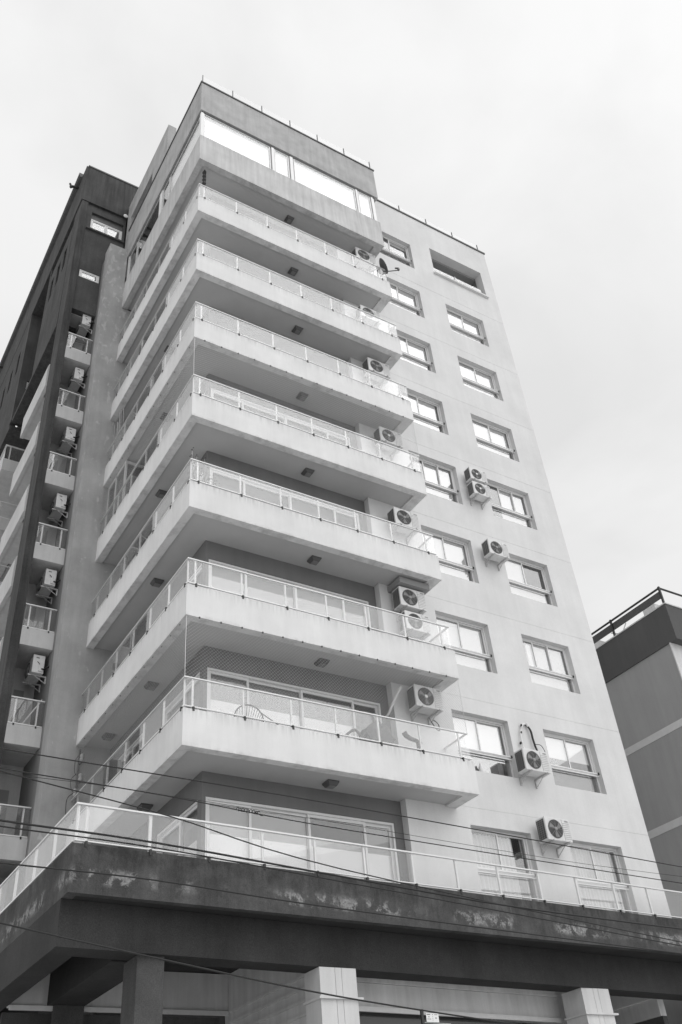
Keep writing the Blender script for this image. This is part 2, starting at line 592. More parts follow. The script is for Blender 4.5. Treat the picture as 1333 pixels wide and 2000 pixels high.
obj('roof', MB().box(1.0, FX - 0.02, FY + 0.51, 12.5, 32.9, 33.0), M['coping'], tower)

def clear_balustrade(parent, x0, x1, y, z, n, h=0.5):
    d = (x1 - x0) / n
    for i in range(n + 1):
        obj('railing_post', cached(('rp', h), lambda: MB().box(-0.012, 0.012, -0.02, 0.02, -0.06, h + 0.05).mesh('railing_post', M['interior'])), None, parent, (x0 + i * d, y, z))
    for i in range(n):
        obj('glass_panel', cached(('rg', round(d, 3), h), lambda: MB().box(0.02, d - 0.02, -0.004, 0.004, 0.02, h).mesh('glass_panel', M['clear_glass'])), None, parent, (x0 + i * d, y, z))
rb = obj('roof_balustrade', MB().box(7.3, 12.95, FY + 0.08, FY + 0.12, 33.075, 33.09), M['alu'], tower)
clear_balustrade(rb, 7.6, 12.85, FY + 0.1, 33.09, 4)

# --- facade windows: frame > pane, blind, guard rail
def window_frame(w, h, tr):
    """sliding window, lower fixed light of height tr; local origin bottom left, opening w x h, front of frame at y=0"""
    f = 0.045
    m = MB()
    m.box(0, f, 0, 0.07, 0, h); m.box(w - f, w, 0, 0.07, 0, h)
    m.box(f, w - f, 0, 0.07, 0, 0.03); m.box(f, w - f, 0, 0.07, h - f, h)
    m.box(f, w - f, -0.012, 0.07, tr - 0.05, tr + 0.015)
    return m
def sash(x0, x1, z0, z1, y):
    f = 0.04
    m = MB()
    m.box(x0, x0 + f, y, y + 0.03, z0, z1); m.box(x1 - f, x1, y, y + 0.03, z0, z1)
    m.box(x0 + f, x1 - f, y, y + 0.03, z0, z0 + f); m.box(x0 + f, x1 - f, y, y + 0.03, z1 - f * 0.8, z1)
    return m

def facade_window(k, span, style):
    x0, x1 = span
    zb = zk(k) + (0.2 if k == -1 else 1.0)
    w, h = x1 - x0, zk(k) + 2.48 - zb
    tr = h - 0.91 if k == -1 else 0.57
    yf = FY + 0.155
    g = 0.003
    wnd = obj('window', window_frame(w - 2 * g, h - 2 * g, tr), M['white_metal'], tower, (x0 + g, yf, zb + g))
    w -= 2 * g; h -= 2 * g
    pane = M['pane_hi'] if k >= 1 else M['pane']
    # sashes
    sp = style.get('split', [(0.045, 0.50, 0), (0.48, 0.955, 1)])
    for i, (a, b, lay) in enumerate(sp):
        xa, xb = a * w if a > 0.05 else 0.045, b * w if b < 0.95 else w - 0.045
        yy = 0.005 + lay * 0.032
        s_ = obj('sash', sash(xa, xb, tr + 0.016, h - 0.046, yy), M['white_metal'], wnd)
        pm = pane
        if style.get('dark') == i: pm = M['pane_dk']
        obj('pane', MB().box(xa + 0.041, xb - 0.041, yy + 0.012, yy + 0.018, tr + 0.057, h - 0.08), pm, wnd)
    obj('lower_pane', MB().box(0.046, w - 0.046, 0.03, 0.036, 0.031, tr - 0.051), pane if k != 0 else M['pane'], wnd)
    # guard rail in front
    gr = MB()
    gr.box(0.0, w, -0.06, -0.038, tr - 0.012, tr + 0.012)
    gr.box(0.0, w, -0.06, -0.038, tr - 0.082, tr - 0.06)
    obj('guard_rail', gr, M['white_metal'], wnd)
    bm_ = cached(('rbk', round(tr, 3)), lambda: MB().box(-0.014, 0.014, -0.085, -0.061, tr - 0.03, tr + 0.03).mesh('rail_bracket', M['black_metal']))
    obj('rail_bracket', bm_, None, wnd, (w - 0.016, 0, 0))
    obj('rail_bracket', bm_, None, wnd, (0.016, 0, 0))
    # blinds or curtains behind
    if style.get('curtain'):
        c = MB()
        for (a, b) in ((0.05, w * style.get('c1', 0.80)), (w * 0.93, w - 0.05)):
            n = int((b - a) / 0.022)
            p0 = len(c.v)
            ph = random.random() * 6
            for i in range(n + 1):
                x = a + (b - a) * i / n
                yy = 0.16 + 0.028 * math.sin(x * 62 + ph + 1.3 * math.sin(x * 9)) + 0.012 * math.sin(x * 23)
                c.v += [(x, yy, 0.05), (x, yy, h - 0.06)]
            for i in range(n):
                q = p0 + i * 2
                c.f.append([q, q + 2, q + 3, q + 1])
        obj('curtain', c, M['curtain'], wnd, smooth=True)
    else:
        for i, (a, b, drop) in enumerate(style.get('blinds', [(0.03, 0.5, 1.0), (0.5, 0.97, 1.0)])):
            zt = h - 0.05
            zl = zt - (zt - 0.04) * drop
            mm = M['blind']
            if style.get('dark') == i: mm = M['blind_grey']
            obj('blind', MB().box(a * w, b * w - 0.004, 0.073 + 0.006 * i, 0.077 + 0.006 * i, zl, zt), mm, wnd)
    if style.get('low') == 'grey':
        obj('blind', MB().box(0.05, w * 0.86, 0.062, 0.066, 0.034, tr - 0.054), M['blind_grey'], wnd)
    return wnd
three = [(0.045, 0.36, 0), (0.34, 0.68, 1), (0.66, 0.955, 0)]
styles = {
    (-1, 'A'): dict(curtain=True, c1=0.80), (-1, 'B'): dict(curtain=True, c1=0.90),
    (0, 'A'): dict(low='grey', blinds=[(0.03, 0.5, 0.58), (0.5, 0.93, 0.62)]),
    (0, 'B'): dict(low='grey', blinds=[(0.03, 0.5, 0.42), (0.5, 0.93, 0.42)]),
    (1, 'A'): dict(blinds=[(0.03, 0.5, 0.96), (0.5, 0.95, 0.95)]),
    (1, 'B'): dict(split=[(0.045, 0.30, 0), (0.14, 0.62, 1), (0.60, 0.955, 0)], blinds=[(0.03, 0.6, 0.98), (0.6, 0.95, 0.95)]),
    (2, 'A'): dict(blinds=[(0.03, 0.5, 0.98), (0.5, 0.94, 0.98)]),
    (2, 'B'): dict(dark=1, blinds=[(0.03, 0.5, 0.99), (0.5, 0.96, 0.63), (0.04, 0.93, 1.0)]),
    (3, 'A'): dict(split=three, dark=0, blinds=[(0.03, 0.33, 0.63), (0.33, 0.93, 0.99)]),
    (3, 'B'): dict(split=three, dark=0, blinds=[(0.03, 0.35, 0.63), (0.35, 0.93, 0.99)]),
    (7, 'A'): dict(dark=0, blinds=[(0.03, 0.5, 0.1), (0.5, 0.95, 0.12)]),
}
for k in range(-1, 8):
    for nm, sp in (('A', WA), ('B', WB)):
        if k == 7 and nm == 'B':
            continue
        st = styles.get((k, nm), dict(blinds=[(0.03, 0.5, 1.0), (0.5, 0.92 + 0.04 * random.random(), 1.0)]))
        facade_window(k, sp, st)

# --- open loggia at the top right of the facade
lg = obj('roof_loggia', MB().box(9.8, 12.7, FY + 1.5, FY + 1.6, zk(7) + 1.2, 32.8), M['inner'], tower)
mb = MB()
mb.box(9.8, 9.969, FY + 0.345, FY + 1.497, zk(7) + 1.2, 32.8); mb.box(12.491, 12.66, FY + 0.345, FY + 1.497, zk(7) + 1.2, 32.8)
obj('side_wall', mb, M['inner'], lg)
obj('ceiling', MB().box(9.97, 12.49, FY + 0.345, FY + 1.497, zk(7) + 2.913, zk(7) + 3.0), M['soffit'], lg)
obj('floor', MB().box(9.97, 12.49, FY + 0.345, FY + 1.497, zk(7) + 1.25, zk(7) + 1.377), M['soffit'], lg)
obj('sill', MB().box(9.93, 12.53, FY - 0.09, FY + 0.338, zk(7) + 1.30, zk(7) + 1.383).box(0, 0, 0, 0, 0, 0) if False else MB().box(9.93, 12.53, FY - 0.09, FY - 0.003, zk(7) + 1.30, zk(7) + 1.383), M['facade'], lg)
for a, b in ((9.99, 11.07), (11.11, 12.47)):
    obj('glass_panel', MB().box(a, b, FY + 0.10, FY + 0.108, zk(7) + 1.42, zk(7) + 1.87), M['pane_hi'], lg)
mb = MB(); mb.box(11.075, 11.105, FY + 0.08, FY + 0.12, zk(7) + 1.383, zk(7) + 1.90)
obj('railing_post', mb, M['white_metal'], lg)

# --- balconies (k = 0..6 open, all alike; children: glass, posts, rails)
LIP = 0.2
def balcony_mesh():
    m = MB()
    pt, th, lp = 0.76, 0.12, 0.055
    # slab (L), soffit recessed by the lip
    m.prism([(LIP, LIP), (BW - 0.3, LIP), (BW - 0.3, FY - 0.002), (5.54, FY - 0.002), (5.54, IY - 0.002), (IX - 0.002, IY - 0.002), (IX - 0.002, BD - 0.002), (LIP, BD - 0.002)], lp, 0.2)
    # edge beam and parapet as an outer ring
    prof = [(0, 0.0), (0, pt - 0.012), (0.012, pt), (th, pt), (th, 0.2), (LIP, 0.2), (LIP, 0.0)]   # (inset, z)
    def ring(stations):
        b = len(m.v)
        n = len(prof)
        for st in stations:
            for (d, z) in prof:
                m.v.append(st(d, z))
        for i in range(len(stations) - 1):
            for q in range(n):
                q2 = (q + 1) % n
                m.f.append([b + i * n + q, b + i * n + q2, b + (i + 1) * n + q2, b + (i + 1) * n + q])
        m.f.append([b + q for q in range(n)])
        m.f.append([b + (len(stations) - 1) * n + q for q in reversed(range(n))])
    ring([lambda d, z: (d, BD - 0.002, z), lambda d, z: (d, d, z), lambda d, z: (BW - d * 1.5, d, z), lambda d, z: (BW - d * 1.5, FY - 0.003, z)])
    return m.mesh('balcony', M['balcony'])
POSTX = [0.21, 1.29, 2.36, 3.41, 4.47, 5.55, 6.63]
POSTY = [0.10, 1.10, 2.15, 3.17, 4.25, 5.25, 6.25]
RZ0, RZ1 = 0.80, 1.43
ry = 0.035
def glass_x(a, b, z0=RZ0 + 0.035, z1=RZ1 - 0.03, mat='rail_glass'):
    return cached(('gx', round(b - a, 3), z0, z1, mat), lambda: MB().box(0, b - a, -0.005, 0.005, z0, z1).mesh('glass_panel', M[mat]))
def glass_y(a, b, z0=RZ0 + 0.035, z1=RZ1 - 0.03, mat='rail_glass'):
    return cached(('gy', round(b - a, 3), z0, z1, mat), lambda: MB().box(-0.005, 0.005, 0, b - a, z0, z1).mesh('glass_panel', M[mat]))
def railing(parent, posts_x, posts_y, x_end, y_end, x0=0.035, y0=0.035, z0=RZ0, z1=RZ1, side_to=None, base=0.76):
    """glass balustrade along the street side (x) and the left side (y); every panel, post and rail its own object"""
    pm = cached(('post', z0, z1, base), lambda: MB().box(-0.017, 0.017, 0.006, 0.040, base - 0.03, z1 - 0.02).mesh('post', M['white_metal']))
    pmy = cached(('posty', z0, z1, base), lambda: MB().box(0.006, 0.040, -0.017, 0.017, base - 0.03, z1 - 0.02).mesh('post', M['white_metal']))
    cl = cached(('clamp', z0, base), lambda: MB().box(-0.02, 0.02, -0.035, 0.0, base - 0.045, z0 + 0.0).mesh('clamp', M['black_metal']))
    cly = cached(('clampy', z0, base), lambda: MB().box(-0.035, 0.0, -0.02, 0.02, base - 0.045, z0 + 0.0).mesh('clamp', M['black_metal']))
    xs = [x0 + 0.01] + posts_x + [x_end - 0.01]
    for a, b in zip(xs[:-1], xs[1:]):
        if b - a > 0.06:
            obj('glass_panel', glass_x(a + 0.012, b - 0.012, z0 + 0.03, z1 - 0.03), None, parent, (a + 0.012, y0, 0))
    for x in posts_x:
        obj('post', pm, None, parent, (x, y0, 0))
        obj('clamp', cl, None, parent, (x, y0 - 0.012, 0))
    obj('bottom_rail', MB().box(x0, x_end, y0 - 0.018, y0 + 0.0175, z0, z0 + 0.022), M['rail_metal'], parent)
    obj('handrail', MB().box(x0 - 0.02, x_end, y0 - 0.02, y0 + 0.025, z1 - 0.024, z1), M['rail_metal'], parent)
    if y_end is not None:
        ys = [y0 + 0.05] + posts_y + [y_end - 0.01]
        for a, b in zip(ys[:-1], ys[1:]):
            if b - a > 0.06:
                obj('glass_panel', glass_y(a + 0.012, b - 0.012, z0 + 0.03, z1 - 0.03), None, parent, (x0, a + 0.012, 0))
        for y in posts_y:
            obj('post', pmy, None, parent, (x0, y, 0))
            obj('clamp', cly, None, parent, (x0 - 0.012, y, 0))
        obj('bottom_rail', MB().box(x0 - 0.022, x0 + 0.0175, y0 + 0.02, y_end, z0 - 0.005, z0 + 0.028), M['rail_metal'], parent)
        obj('handrail', MB().box(x0 - 0.02, x0 + 0.025, y0 + 0.032, y_end, z1 - 0.024, z1), M['rail_metal'], parent)
    if side_to is not None:
        obj('glass_panel', glass_y(y0 + 0.06, side_to, z0 + 0.03, z1 - 0.03), None, parent, (x_end - 0.03, y0 + 0.06, 0))
        obj('handrail', MB().box(x_end - 0.055, x_end - 0.005, y0 + 0.032, side_to, z1 - 0.028, z1 - 0.003), M['rail_metal'], parent)
        obj('bottom_rail', MB().box(x_end - 0.05, x_end - 0.02, y0 + 0.03, side_to, z0, z0 + 0.026), M['rail_metal'], parent)

bal_me = balcony_mesh()
for k in range(0, 7):
    b = obj('balcony', bal_me, None, tower, (0, 0, zk(k)))
    b['label'] = 'wraparound balcony slab with solid parapet, number %d above the terrace' % (k + 1)
    railing(b, POSTX, POSTY, BW - 0.02, BD - 0.01, side_to=FY - 0.01)

# soffit paint: a thin board set into the lip of each balcony
def soffit_mesh():
    m = MB()
    m.prism([(LIP + 0.002, LIP + 0.002), (BW - 0.302, LIP + 0.002), (BW - 0.302, FY - 0.004), (5.538, FY - 0.004), (5.538, IY - 0.004), (IX - 0.004, IY - 0.004), (IX - 0.004, BD - 0.004), (LIP + 0.002, BD - 0.004)], 0.045, 0.053)
    return m.mesh('soffit', M['soffit'])
sof_me = soffit_mesh()
for k in range(0, 8):
    obj('soffit', sof_me, None, tower, (0, 0, zk(k)))

# --- walls and sliding doors at the back of the balconies
def door(xs, axis, k, tops, name='sliding_door'):
    """xs: edges of the leaves; axis 'x': along the street side at y = IY, axis 'y': along x = IX"""
    zb, zt = zk(k) + 0.203, zk(k) + 2.357
    y = IY + 0.05
    def bx(m, a, b, d0, d1, z0, z1):
        if axis == 'x': m.box(a, b, y + d0, y + d1, z0, z1)
        else: m.box(IX + 0.05 + d0, IX + 0.05 + d1, a, b, z0, z1)
    f = MB()
    bx(f, xs[0], xs[-1], -0.03, 0.08, zt - 0.05, zt)
    bx(f, xs[0], xs[-1], -0.03, 0.08, zb, zb + 0.04)
    bx(f, xs[0], xs[0] + 0.05, -0.03, 0.08, zb + 0.041, zt - 0.051)
    bx(f, xs[-1] - 0.05, xs[-1], -0.03, 0.08, zb + 0.041, zt - 0.051)
    d = obj(name, f, M['white_metal'], tower)
    for i, (a, b) in enumerate(zip(xs[:-1], xs[1:])):
        a0 = a + 0.051 if i == 0 else a - 0.02
        b0 = b - 0.051 if i == len(xs) - 2 else b + 0.02
        lay = 0.0 if i % 2 == 0 else 0.036
        s_ = MB()
        bx(s_, a0, a0 + 0.055, lay, lay + 0.034, zb + 0.041, zt - 0.051)
        bx(s_, b0 - 0.055, b0, lay, lay + 0.034, zb + 0.041, zt - 0.051)
        bx(s_, a0 + 0.056, b0 - 0.056, lay, lay + 0.034, zb + 0.041, zb + 0.10)
        bx(s_, a0 + 0.056, b0 - 0.056, lay, lay + 0.034, zt - 0.11, zt - 0.051)
        obj('leaf_frame', s_, M['white_metal'], d)
        p_ = MB()
        bx(p_, a0 + 0.056, b0 - 0.056, lay + 0.012, lay + 0.02, zb + 0.101, zt - 0.111)
        obj('pane', p_, M['door_glass'], d)
        t = tops[i]
        if t is not None:
            bl = MB()
            bx(bl, a0 + 0.03, b0 - 0.03, 0.10, 0.105, zb + 0.05, zb + 1.50)
            obj('blind', bl, M['blind_mid'], d)
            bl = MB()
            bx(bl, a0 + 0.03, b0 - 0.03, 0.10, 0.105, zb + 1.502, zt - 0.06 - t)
            obj('blind_upper_part', bl, M['blind_grey'], d)  # upper part of each blind, set darker than the part below
    return d
DX = [0.96, 1.94, 3.25, 4.60, 5.33]
DY = [1.15, 2.2, 3.3]
DY2 = [4.3, 5.2, 6.1]
for k in range(-1, 7):
    lo, hi = zk(k) + 0.1, zk(k + 1) + 0.19
    doors = k <= 3
    hx = [(DX[0], DX[-1], zk(k) + 0.2, zk(k) + 2.36)] if doors else []
    hy = [(DY[0], DY[-1], zk(k) + 0.2, zk(k) + 2.36), (DY2[0], DY2[-1], zk(k) + 0.2, zk(k) + 2.36)] if doors else []
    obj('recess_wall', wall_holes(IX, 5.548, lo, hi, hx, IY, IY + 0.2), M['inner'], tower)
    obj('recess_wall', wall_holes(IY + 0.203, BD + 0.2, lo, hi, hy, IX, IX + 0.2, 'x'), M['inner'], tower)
    if doors:
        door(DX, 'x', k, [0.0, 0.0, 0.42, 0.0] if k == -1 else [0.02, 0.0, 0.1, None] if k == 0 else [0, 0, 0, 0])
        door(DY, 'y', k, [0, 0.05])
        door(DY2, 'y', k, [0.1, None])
obj('party_wall', MB().box(1.1, 2.6, BD + 0.2, BD + 0.4, 5.5, 32.9), M['interior'], tower)
# flank of the wall between the doors and the windows is part of the facade courses (x = 5.55)

# --- the enclosed top floor
tf = obj('enclosed_balcony', MB(), None, tower) if False else None
m = MB()
th = 0.14
def top_floor():
    m = MB()
    zt = 1.40
    m.prism([(LIP, LIP), (6.96 - 0.3, LIP), (6.96 - 0.3, FY - 0.002), (5.54, FY - 0.002), (5.54, IY - 0.002), (IX - 0.002, IY - 0.002), (IX - 0.002, BD - 0.002), (LIP, BD - 0.002)], 0.055, 0.2)
    prof = [(0, 0.0), (0, zt - 0.01), (0.01, zt), (th, zt), (th, 0.2), (LIP, 0.2), (LIP, 0.0)]
    b = len(m.v); n = len(prof)
    st = [lambda d, z: (d, BD - 0.002, z), lambda d, z: (d, d, z), lambda d, z: (6.96 - d * 1.5, d, z), lambda d, z: (6.96 - d * 1.5, FY - 0.003, z)]
    for s_ in st:
        for (d, z) in prof: m.v.append(s_(d, z))
    for i in range(3):
        for q in range(n):
            q2 = (q + 1) % n
            m.f.append([b + i * n + q, b + i * n + q2, b + (i + 1) * n + q2, b + (i + 1) * n + q])
    m.f.append([b + q for q in range(n)]); m.f.append([b + 3 * n + q for q in reversed(range(n))])
    return m
tf = obj('enclosed_balcony', top_floor(), M['balcony_old'], tower, (0, 0, zk(7)), label='top floor parapet closed in with large windows')
ZT = zk(7)
# glazing of the enclosed floor
def glazing(parent, spans, axis, off, z0, z1, posts):
    for (a, b) in posts:
        m = MB()
        if axis == 'x': m.box(a, b, off - 0.02, off + 0.06, z0 + 0.003, z1 - 0.003)
        else: m.box(off - 0.02, off + 0.06, a, b, z0 + 0.003, z1 - 0.003)
        obj('mullion', m, M['white_metal'], parent)
    for (a, b, kind) in spans:
        fr = MB()
        p = MB()
        def bx(m, a, b, d0, d1, za, zb):
            if axis == 'x': m.box(a, b, off + d0, off + d1, za, zb)
            else: m.box(off + d0, off + d1, a, b, za, zb)
        f = 0.035
        bx(fr, a, a + f, 0, 0.04, z0 + 0.01, z1 - 0.01); bx(fr, b - f, b, 0, 0.04, z0 + 0.01, z1 - 0.01)
        bx(fr, a + f, b - f, 0, 0.04, z0 + 0.01, z0 + 0.01 + f); bx(fr, a + f, b - f, 0, 0.04, z1 - 0.01 - f, z1 - 0.01)
        w_ = obj('window', fr, M['white_metal'], parent)
        bx(p, a + f, b - f, 0.015, 0.023, z0 + 0.01 + f, z1 - 0.01 - f)
        obj('pane', p, M['pane_dk'] if kind == 'dark' else M['pane_hi'], w_)
        if kind == 'blind':
            bl = MB(); bx(bl, a + 0.02, b - 0.02, 0.10, 0.104, z0 + 0.05, z1 - 0.09)
            # the blind hangs from the window it belongs to
            obj('blind', bl, M['blind'], w_)
g0, g1 = 1.402, 2.90
glazing(tf, [(0.13, 2.62, 'blind'), (2.78, 3.34, 'blind'), (3.54, 6.06, 'blind'), (6.2, 6.72, 'blind')], 'x', 0.06, g0, g1, [(0.03, 0.125), (2.66, 2.76), (3.38, 3.5), (6.09, 6.17), (6.76, 6.84)])
glazing(tf, [(0.2, 2.68, 'blind'), (2.74, 3.30, 'dark'), (3.62, 5.68, 'dark'), (5.78, 6.5, 'dark')], 'y', 0.06, g0, g1, [(0.126, 0.17), (3.34, 3.58), (6.53, 6.64)])
mb = MB(); mb.box(6.85, 6.90, 0.2, FY - 0.01, g0 + 0.003, g0 + 0.05); mb.box(6.85, 6.90, 0.2, FY - 0.01, g1 - 0.06, g1 - 0.003); mb.box(6.85, 6.90, 0.06, 0.197, g0 + 0.003, g1 - 0.003)
obj('mullion', mb, M['white_metal'], tf)
obj('pane', MB().box(6.87, 6.878, 0.2, FY - 0.012, g0 + 0.052, g1 - 0.062), M['pane_hi'], tf)
mb = MB()
mb.box(0.05, 6.93, 0.05, 0.17, g1, g1 + 0.06); mb.box(0.05, 0.17, 0.173, 6.6, g1, g1 + 0.06)
obj('window_head', mb, M['coping'], tf)
# room behind the glazing
mb = MB()
mb.box(1.9, 6.9, 2.6, 2.7, zk(7) + 0.2, 31.6)
mb.box(1.9, 2.0, 2.703, 6.6, zk(7) + 0.2, 31.6)
obj('partition_wall', mb, M['interior'], tower)
# roof band over it
m = MB()
def band():
    m = MB()
    z0, z1, t = 31.52, 33.30, 0.16
    X1, Y1 = 7.06, 6.80
    prof = [(0, z0), (0, z1), (t, z1), (t, z0 + 0.2), (t + 0.02, z0 + 0.2), (t + 0.02, z0)]
    st = [lambda d, z: (d, Y1, z), lambda d, z: (d, d, z), lambda d, z: (X1 - d, d, z), lambda d, z: (X1 - d, FY - 0.003, z)]
    b = 0; n = len(prof)
    for s_ in st:
        for (d, z) in prof: m.v.append(s_(d, z))
    for i in range(3):
        for q in range(n):
            q2 = (q + 1) % n
            m.f.append([i * n + q, i * n + q2, (i + 1) * n + q2, (i + 1) * n + q])
    m.f.append([q for q in range(n)]); m.f.append([3 * n + q for q in reversed(range(n))])
    return m
obj('roof_band', band(), M['band'], tower)
obj('roof_slab', MB().prism([(0.185, 0.185), (6.87, 0.185), (6.87, FY - 0.005), (6.87, FY + 0.34), (5.0, FY + 0.34), (5.0, 6.79), (0.185, 6.79)], 31.53, 31.7), M['soffit'], tower)
mb = MB()
mb.box(-0.035, 7.09, -0.035, 0.20, 33.303, 33.36); mb.box(-0.035, 0.20, 0.203, 6.80, 33.303, 33.36); mb.box(6.86, 7.09, 0.203, FY + 0.3, 33.303, 33.36)
obj('roof_coping', mb, M['coping'], tower)
rb = obj('roof_balustrade', MB().box(0.05, 7.0, 0.03, 0.06, 33.362, 33.372), M['alu'], tower)
clear_balustrade(rb, 0.05, 6.97, 0.045, 33.37, 6, 0.5)
# penthouse wall with a deep niche
ph = obj('penthouse', wall_holes(3.2, 7.3, 32.6, 35.65, [(4.65, 6.82, 32.9, 34.4)], 0.04, 0.36, 'x'), M['band'], tower)
mb = MB(); mb.box(0.9, 1.0, 3.2, 7.3, 32.6, 35.6); mb.box(0.363, 0.897, 4.3, 4.4, 32.6, 35.6); mb.box(0.363, 0.897, 7.1, 7.25, 32.6, 35.6); mb.box(0.363, 0.897, 4.403, 7.097, 34.6, 34.7)
obj('niche_wall', mb, M['inner'], ph)
obj('penthouse_wall', MB().box(0.04, 0.36, 6.803, 7.3, 30.5, 32.597), M['band'], ph)

# --- the pier at the left end of the balconies
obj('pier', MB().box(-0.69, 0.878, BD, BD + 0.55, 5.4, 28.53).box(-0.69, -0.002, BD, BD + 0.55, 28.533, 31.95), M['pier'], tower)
obj('pier_side_wall', MB().box(-0.688, -0.1, BD + 0.553, 9.3, 5.4, 31.6), M['pier_shaded'], tower)

# --- podium: terrace, beam, columns
def TY(x): return -0.18 + 0.043 * (x + 1.88)
def BY(x): return 0.15 + 0.065 * (x + 1.88)
TX1 = 16.2
m = MB()
m.prism([(-1.88, TY(-1.88)), (TX1, TY(TX1)), (TX1, TY(TX1) + 0.16), (-1.70, TY(-1.88) + 0.16), (-1.70, 14), (-1.88, 14)], 6.14, 6.9)
ter = obj('terrace', m, M['fascia'], tower, label='dark weathered terrace parapet with peeling paint')
obj('terrace_slab', MB().prism([(-1.695, TY(-1.88) + 0.163), (TX1, TY(TX1) + 0.163), (TX1, 12), (-1.695, 12)], 6.143, 6.28), M['beam'], tower)
obj('terrace_floor', MB().prism([(-1.69, TY(-1.88) + 0.168), (TX1, TY(TX1) + 0.168), (TX1, 12), (-1.69, 12)], 6.283, 6.3), M['n_front'], tower)
m = MB()
m.prism([(-1.88, BY(-1.88)), (TX1, BY(TX1)), (TX1, BY(TX1) + 0.5), (-1.45, BY(-1.45) + 0.5), (-1.45, 14), (-1.88, 14)], 5.44, 6.137)
obj('beam', m, M['beam'], tower)
obj('beam', MB().box(-0.75, -0.07, 0.85, 9.0, 5.443, 6.137), M['beam'], tower)
# fin of the left face closing the recess of the beam
TPX = [-1.66, -0.55, 0.53, 1.62, 2.74, 3.85, 5.02, 6.14, 7.28, 8.45, 9.6, 10.8, 11.95]
TPY = [-0.10, 1.05, 2.16, 3.34, 4.5, 5.65]
def terrace_rail():
    z0, z1, base = 6.945, 7.565, 6.9
    rot = math.atan(0.043)
    R = bpy.data.objects.new('balustrade', None)
    COL.objects.link(R); R.parent = ter
    R.location = (-1.845, TY(-1.88) + 0.04, 0)
    # street side runs on the skewed edge, so build it in a turned frame (sub-parts of the terrace)
    return z0, z1, base, rot
z0, z1, base, rot = 6.945, 7.565, 6.9, math.atan(0.043)
ox, oy = -1.845, TY(-1.88) + 0.04
def tp(s): return (ox + s * math.cos(rot), oy + s * math.sin(rot), 0)
L = (TX1 + 1.83)
ps = [(x - ox) / math.cos(rot) for x in TPX]
pm = MB().box(-0.022, 0.022, 0.006, 0.05, base - 0.02, z1 - 0.02).mesh('post', M['white_metal'])
pmy = MB().box(0.006, 0.05, -0.022, 0.022, base - 0.02, z1 - 0.02).mesh('post', M['white_metal'])
cl = MB().box(-0.02, 0.02, -0.04, 0.0, base - 0.05, z0).mesh('clamp', M['black_metal'])
xs = [0.012] + ps + [L]
for a, b in zip(xs[:-1], xs[1:]):
    if b - a > 0.06:
        obj('glass_panel', glass_x(a + 0.012, b - 0.012, z0 + 0.03, z1 - 0.03), None, ter, tp(a + 0.012), rotz=rot)
for s_ in ps:
    obj('post', pm, None, ter, tp(s_), rotz=rot)
    o = obj('clamp', cl, None, ter, (tp(s_)[0], tp(s_)[1] - 0.012, 0), rotz=rot)
obj('bottom_rail', MB().box(0, L, -0.016, 0.018, z0, z0 + 0.02), M['rail_metal'], ter, tp(0), rotz=rot)
obj('handrail', MB().box(-0.02, L, -0.025, 0.028, z1 - 0.028, z1), M['rail_metal'], ter, tp(0), rotz=rot)
ys = [oy + 0.06] + TPY + [6.8]
for a, b in zip(ys[:-1], ys[1:]):
    if b - a > 0.06:
        obj('glass_panel', glass_y(a + 0.012, b - 0.012, z0 + 0.03, z1 - 0.03), None, ter, (ox, a + 0.012, 0))
for y in TPY:
    obj('post', pmy, None, ter, (ox, y, 0))
obj('bottom_rail', MB().box(ox - 0.022, ox + 0.02, oy + 0.04, 6.8, z0 - 0.005, z0 + 0.028), M['rail_metal'], ter)
obj('handrail', MB().box(ox - 0.02, ox + 0.028, oy + 0.04, 6.8, z1 - 0.028, z1), M['rail_metal'], ter)

obj('column', MB().box(-0.50, -0.04, 0.36, 0.95, 0.1, 5.437), M['dark'], tower, label='dark rendered column')
obj('column', MB().box(-0.65, -0.09, 4.05, 4.19, 0.1, 5.437), M['dark'], tower)
def clad_column(x0, x1, y0, y1):
    c = obj('column', MB().box(x0 + 0.03, x1 - 0.03, y0 + 0.03, y1, 0.1, 5.437), M['inner'], tower, label='white clad column with a ledge')
    xm = x0 + (x1 - x0) * 0.42
    xq = x0 + (x1 - x0) * 0.60
    for a, b in ((x0 + 0.0, xm - 0.004), (xm + 0.004, xq - 0.004), (xq + 0.004, x1)):
        obj('cladding_panel', MB().box(a, b, y0, y0 + 0.027, 0.12, 4.925), M['clad'], c)
        obj('cladding_panel', MB().box(a, b, y0, y0 + 0.027, 4.965, 5.436), M['clad'], c)
    obj('cladding_panel', MB().box(x0, x0 + 0.027, y0 + 0.03, y1 - 0.003, 0.12, 4.925), M['clad'], c)
    obj('cladding_panel', MB().box(x0, x0 + 0.027, y0 + 0.03, y1 - 0.003, 4.965, 5.436), M['clad'], c)
    obj('cladding_panel', MB().box(x1 - 0.027, x1, y0 + 0.03, y1 - 0.003, 0.12, 5.436), M['clad'], c)
    obj('ledge', MB().box(x0 - 0.05, x1 + 0.09, y0 - 0.05, y1, 4.927, 4.962), M['clad'], c)
clad_column(2.90, 3.66, 0.44, 0.98)
clad_column(9.62, 10.42, 0.93, 1.55)
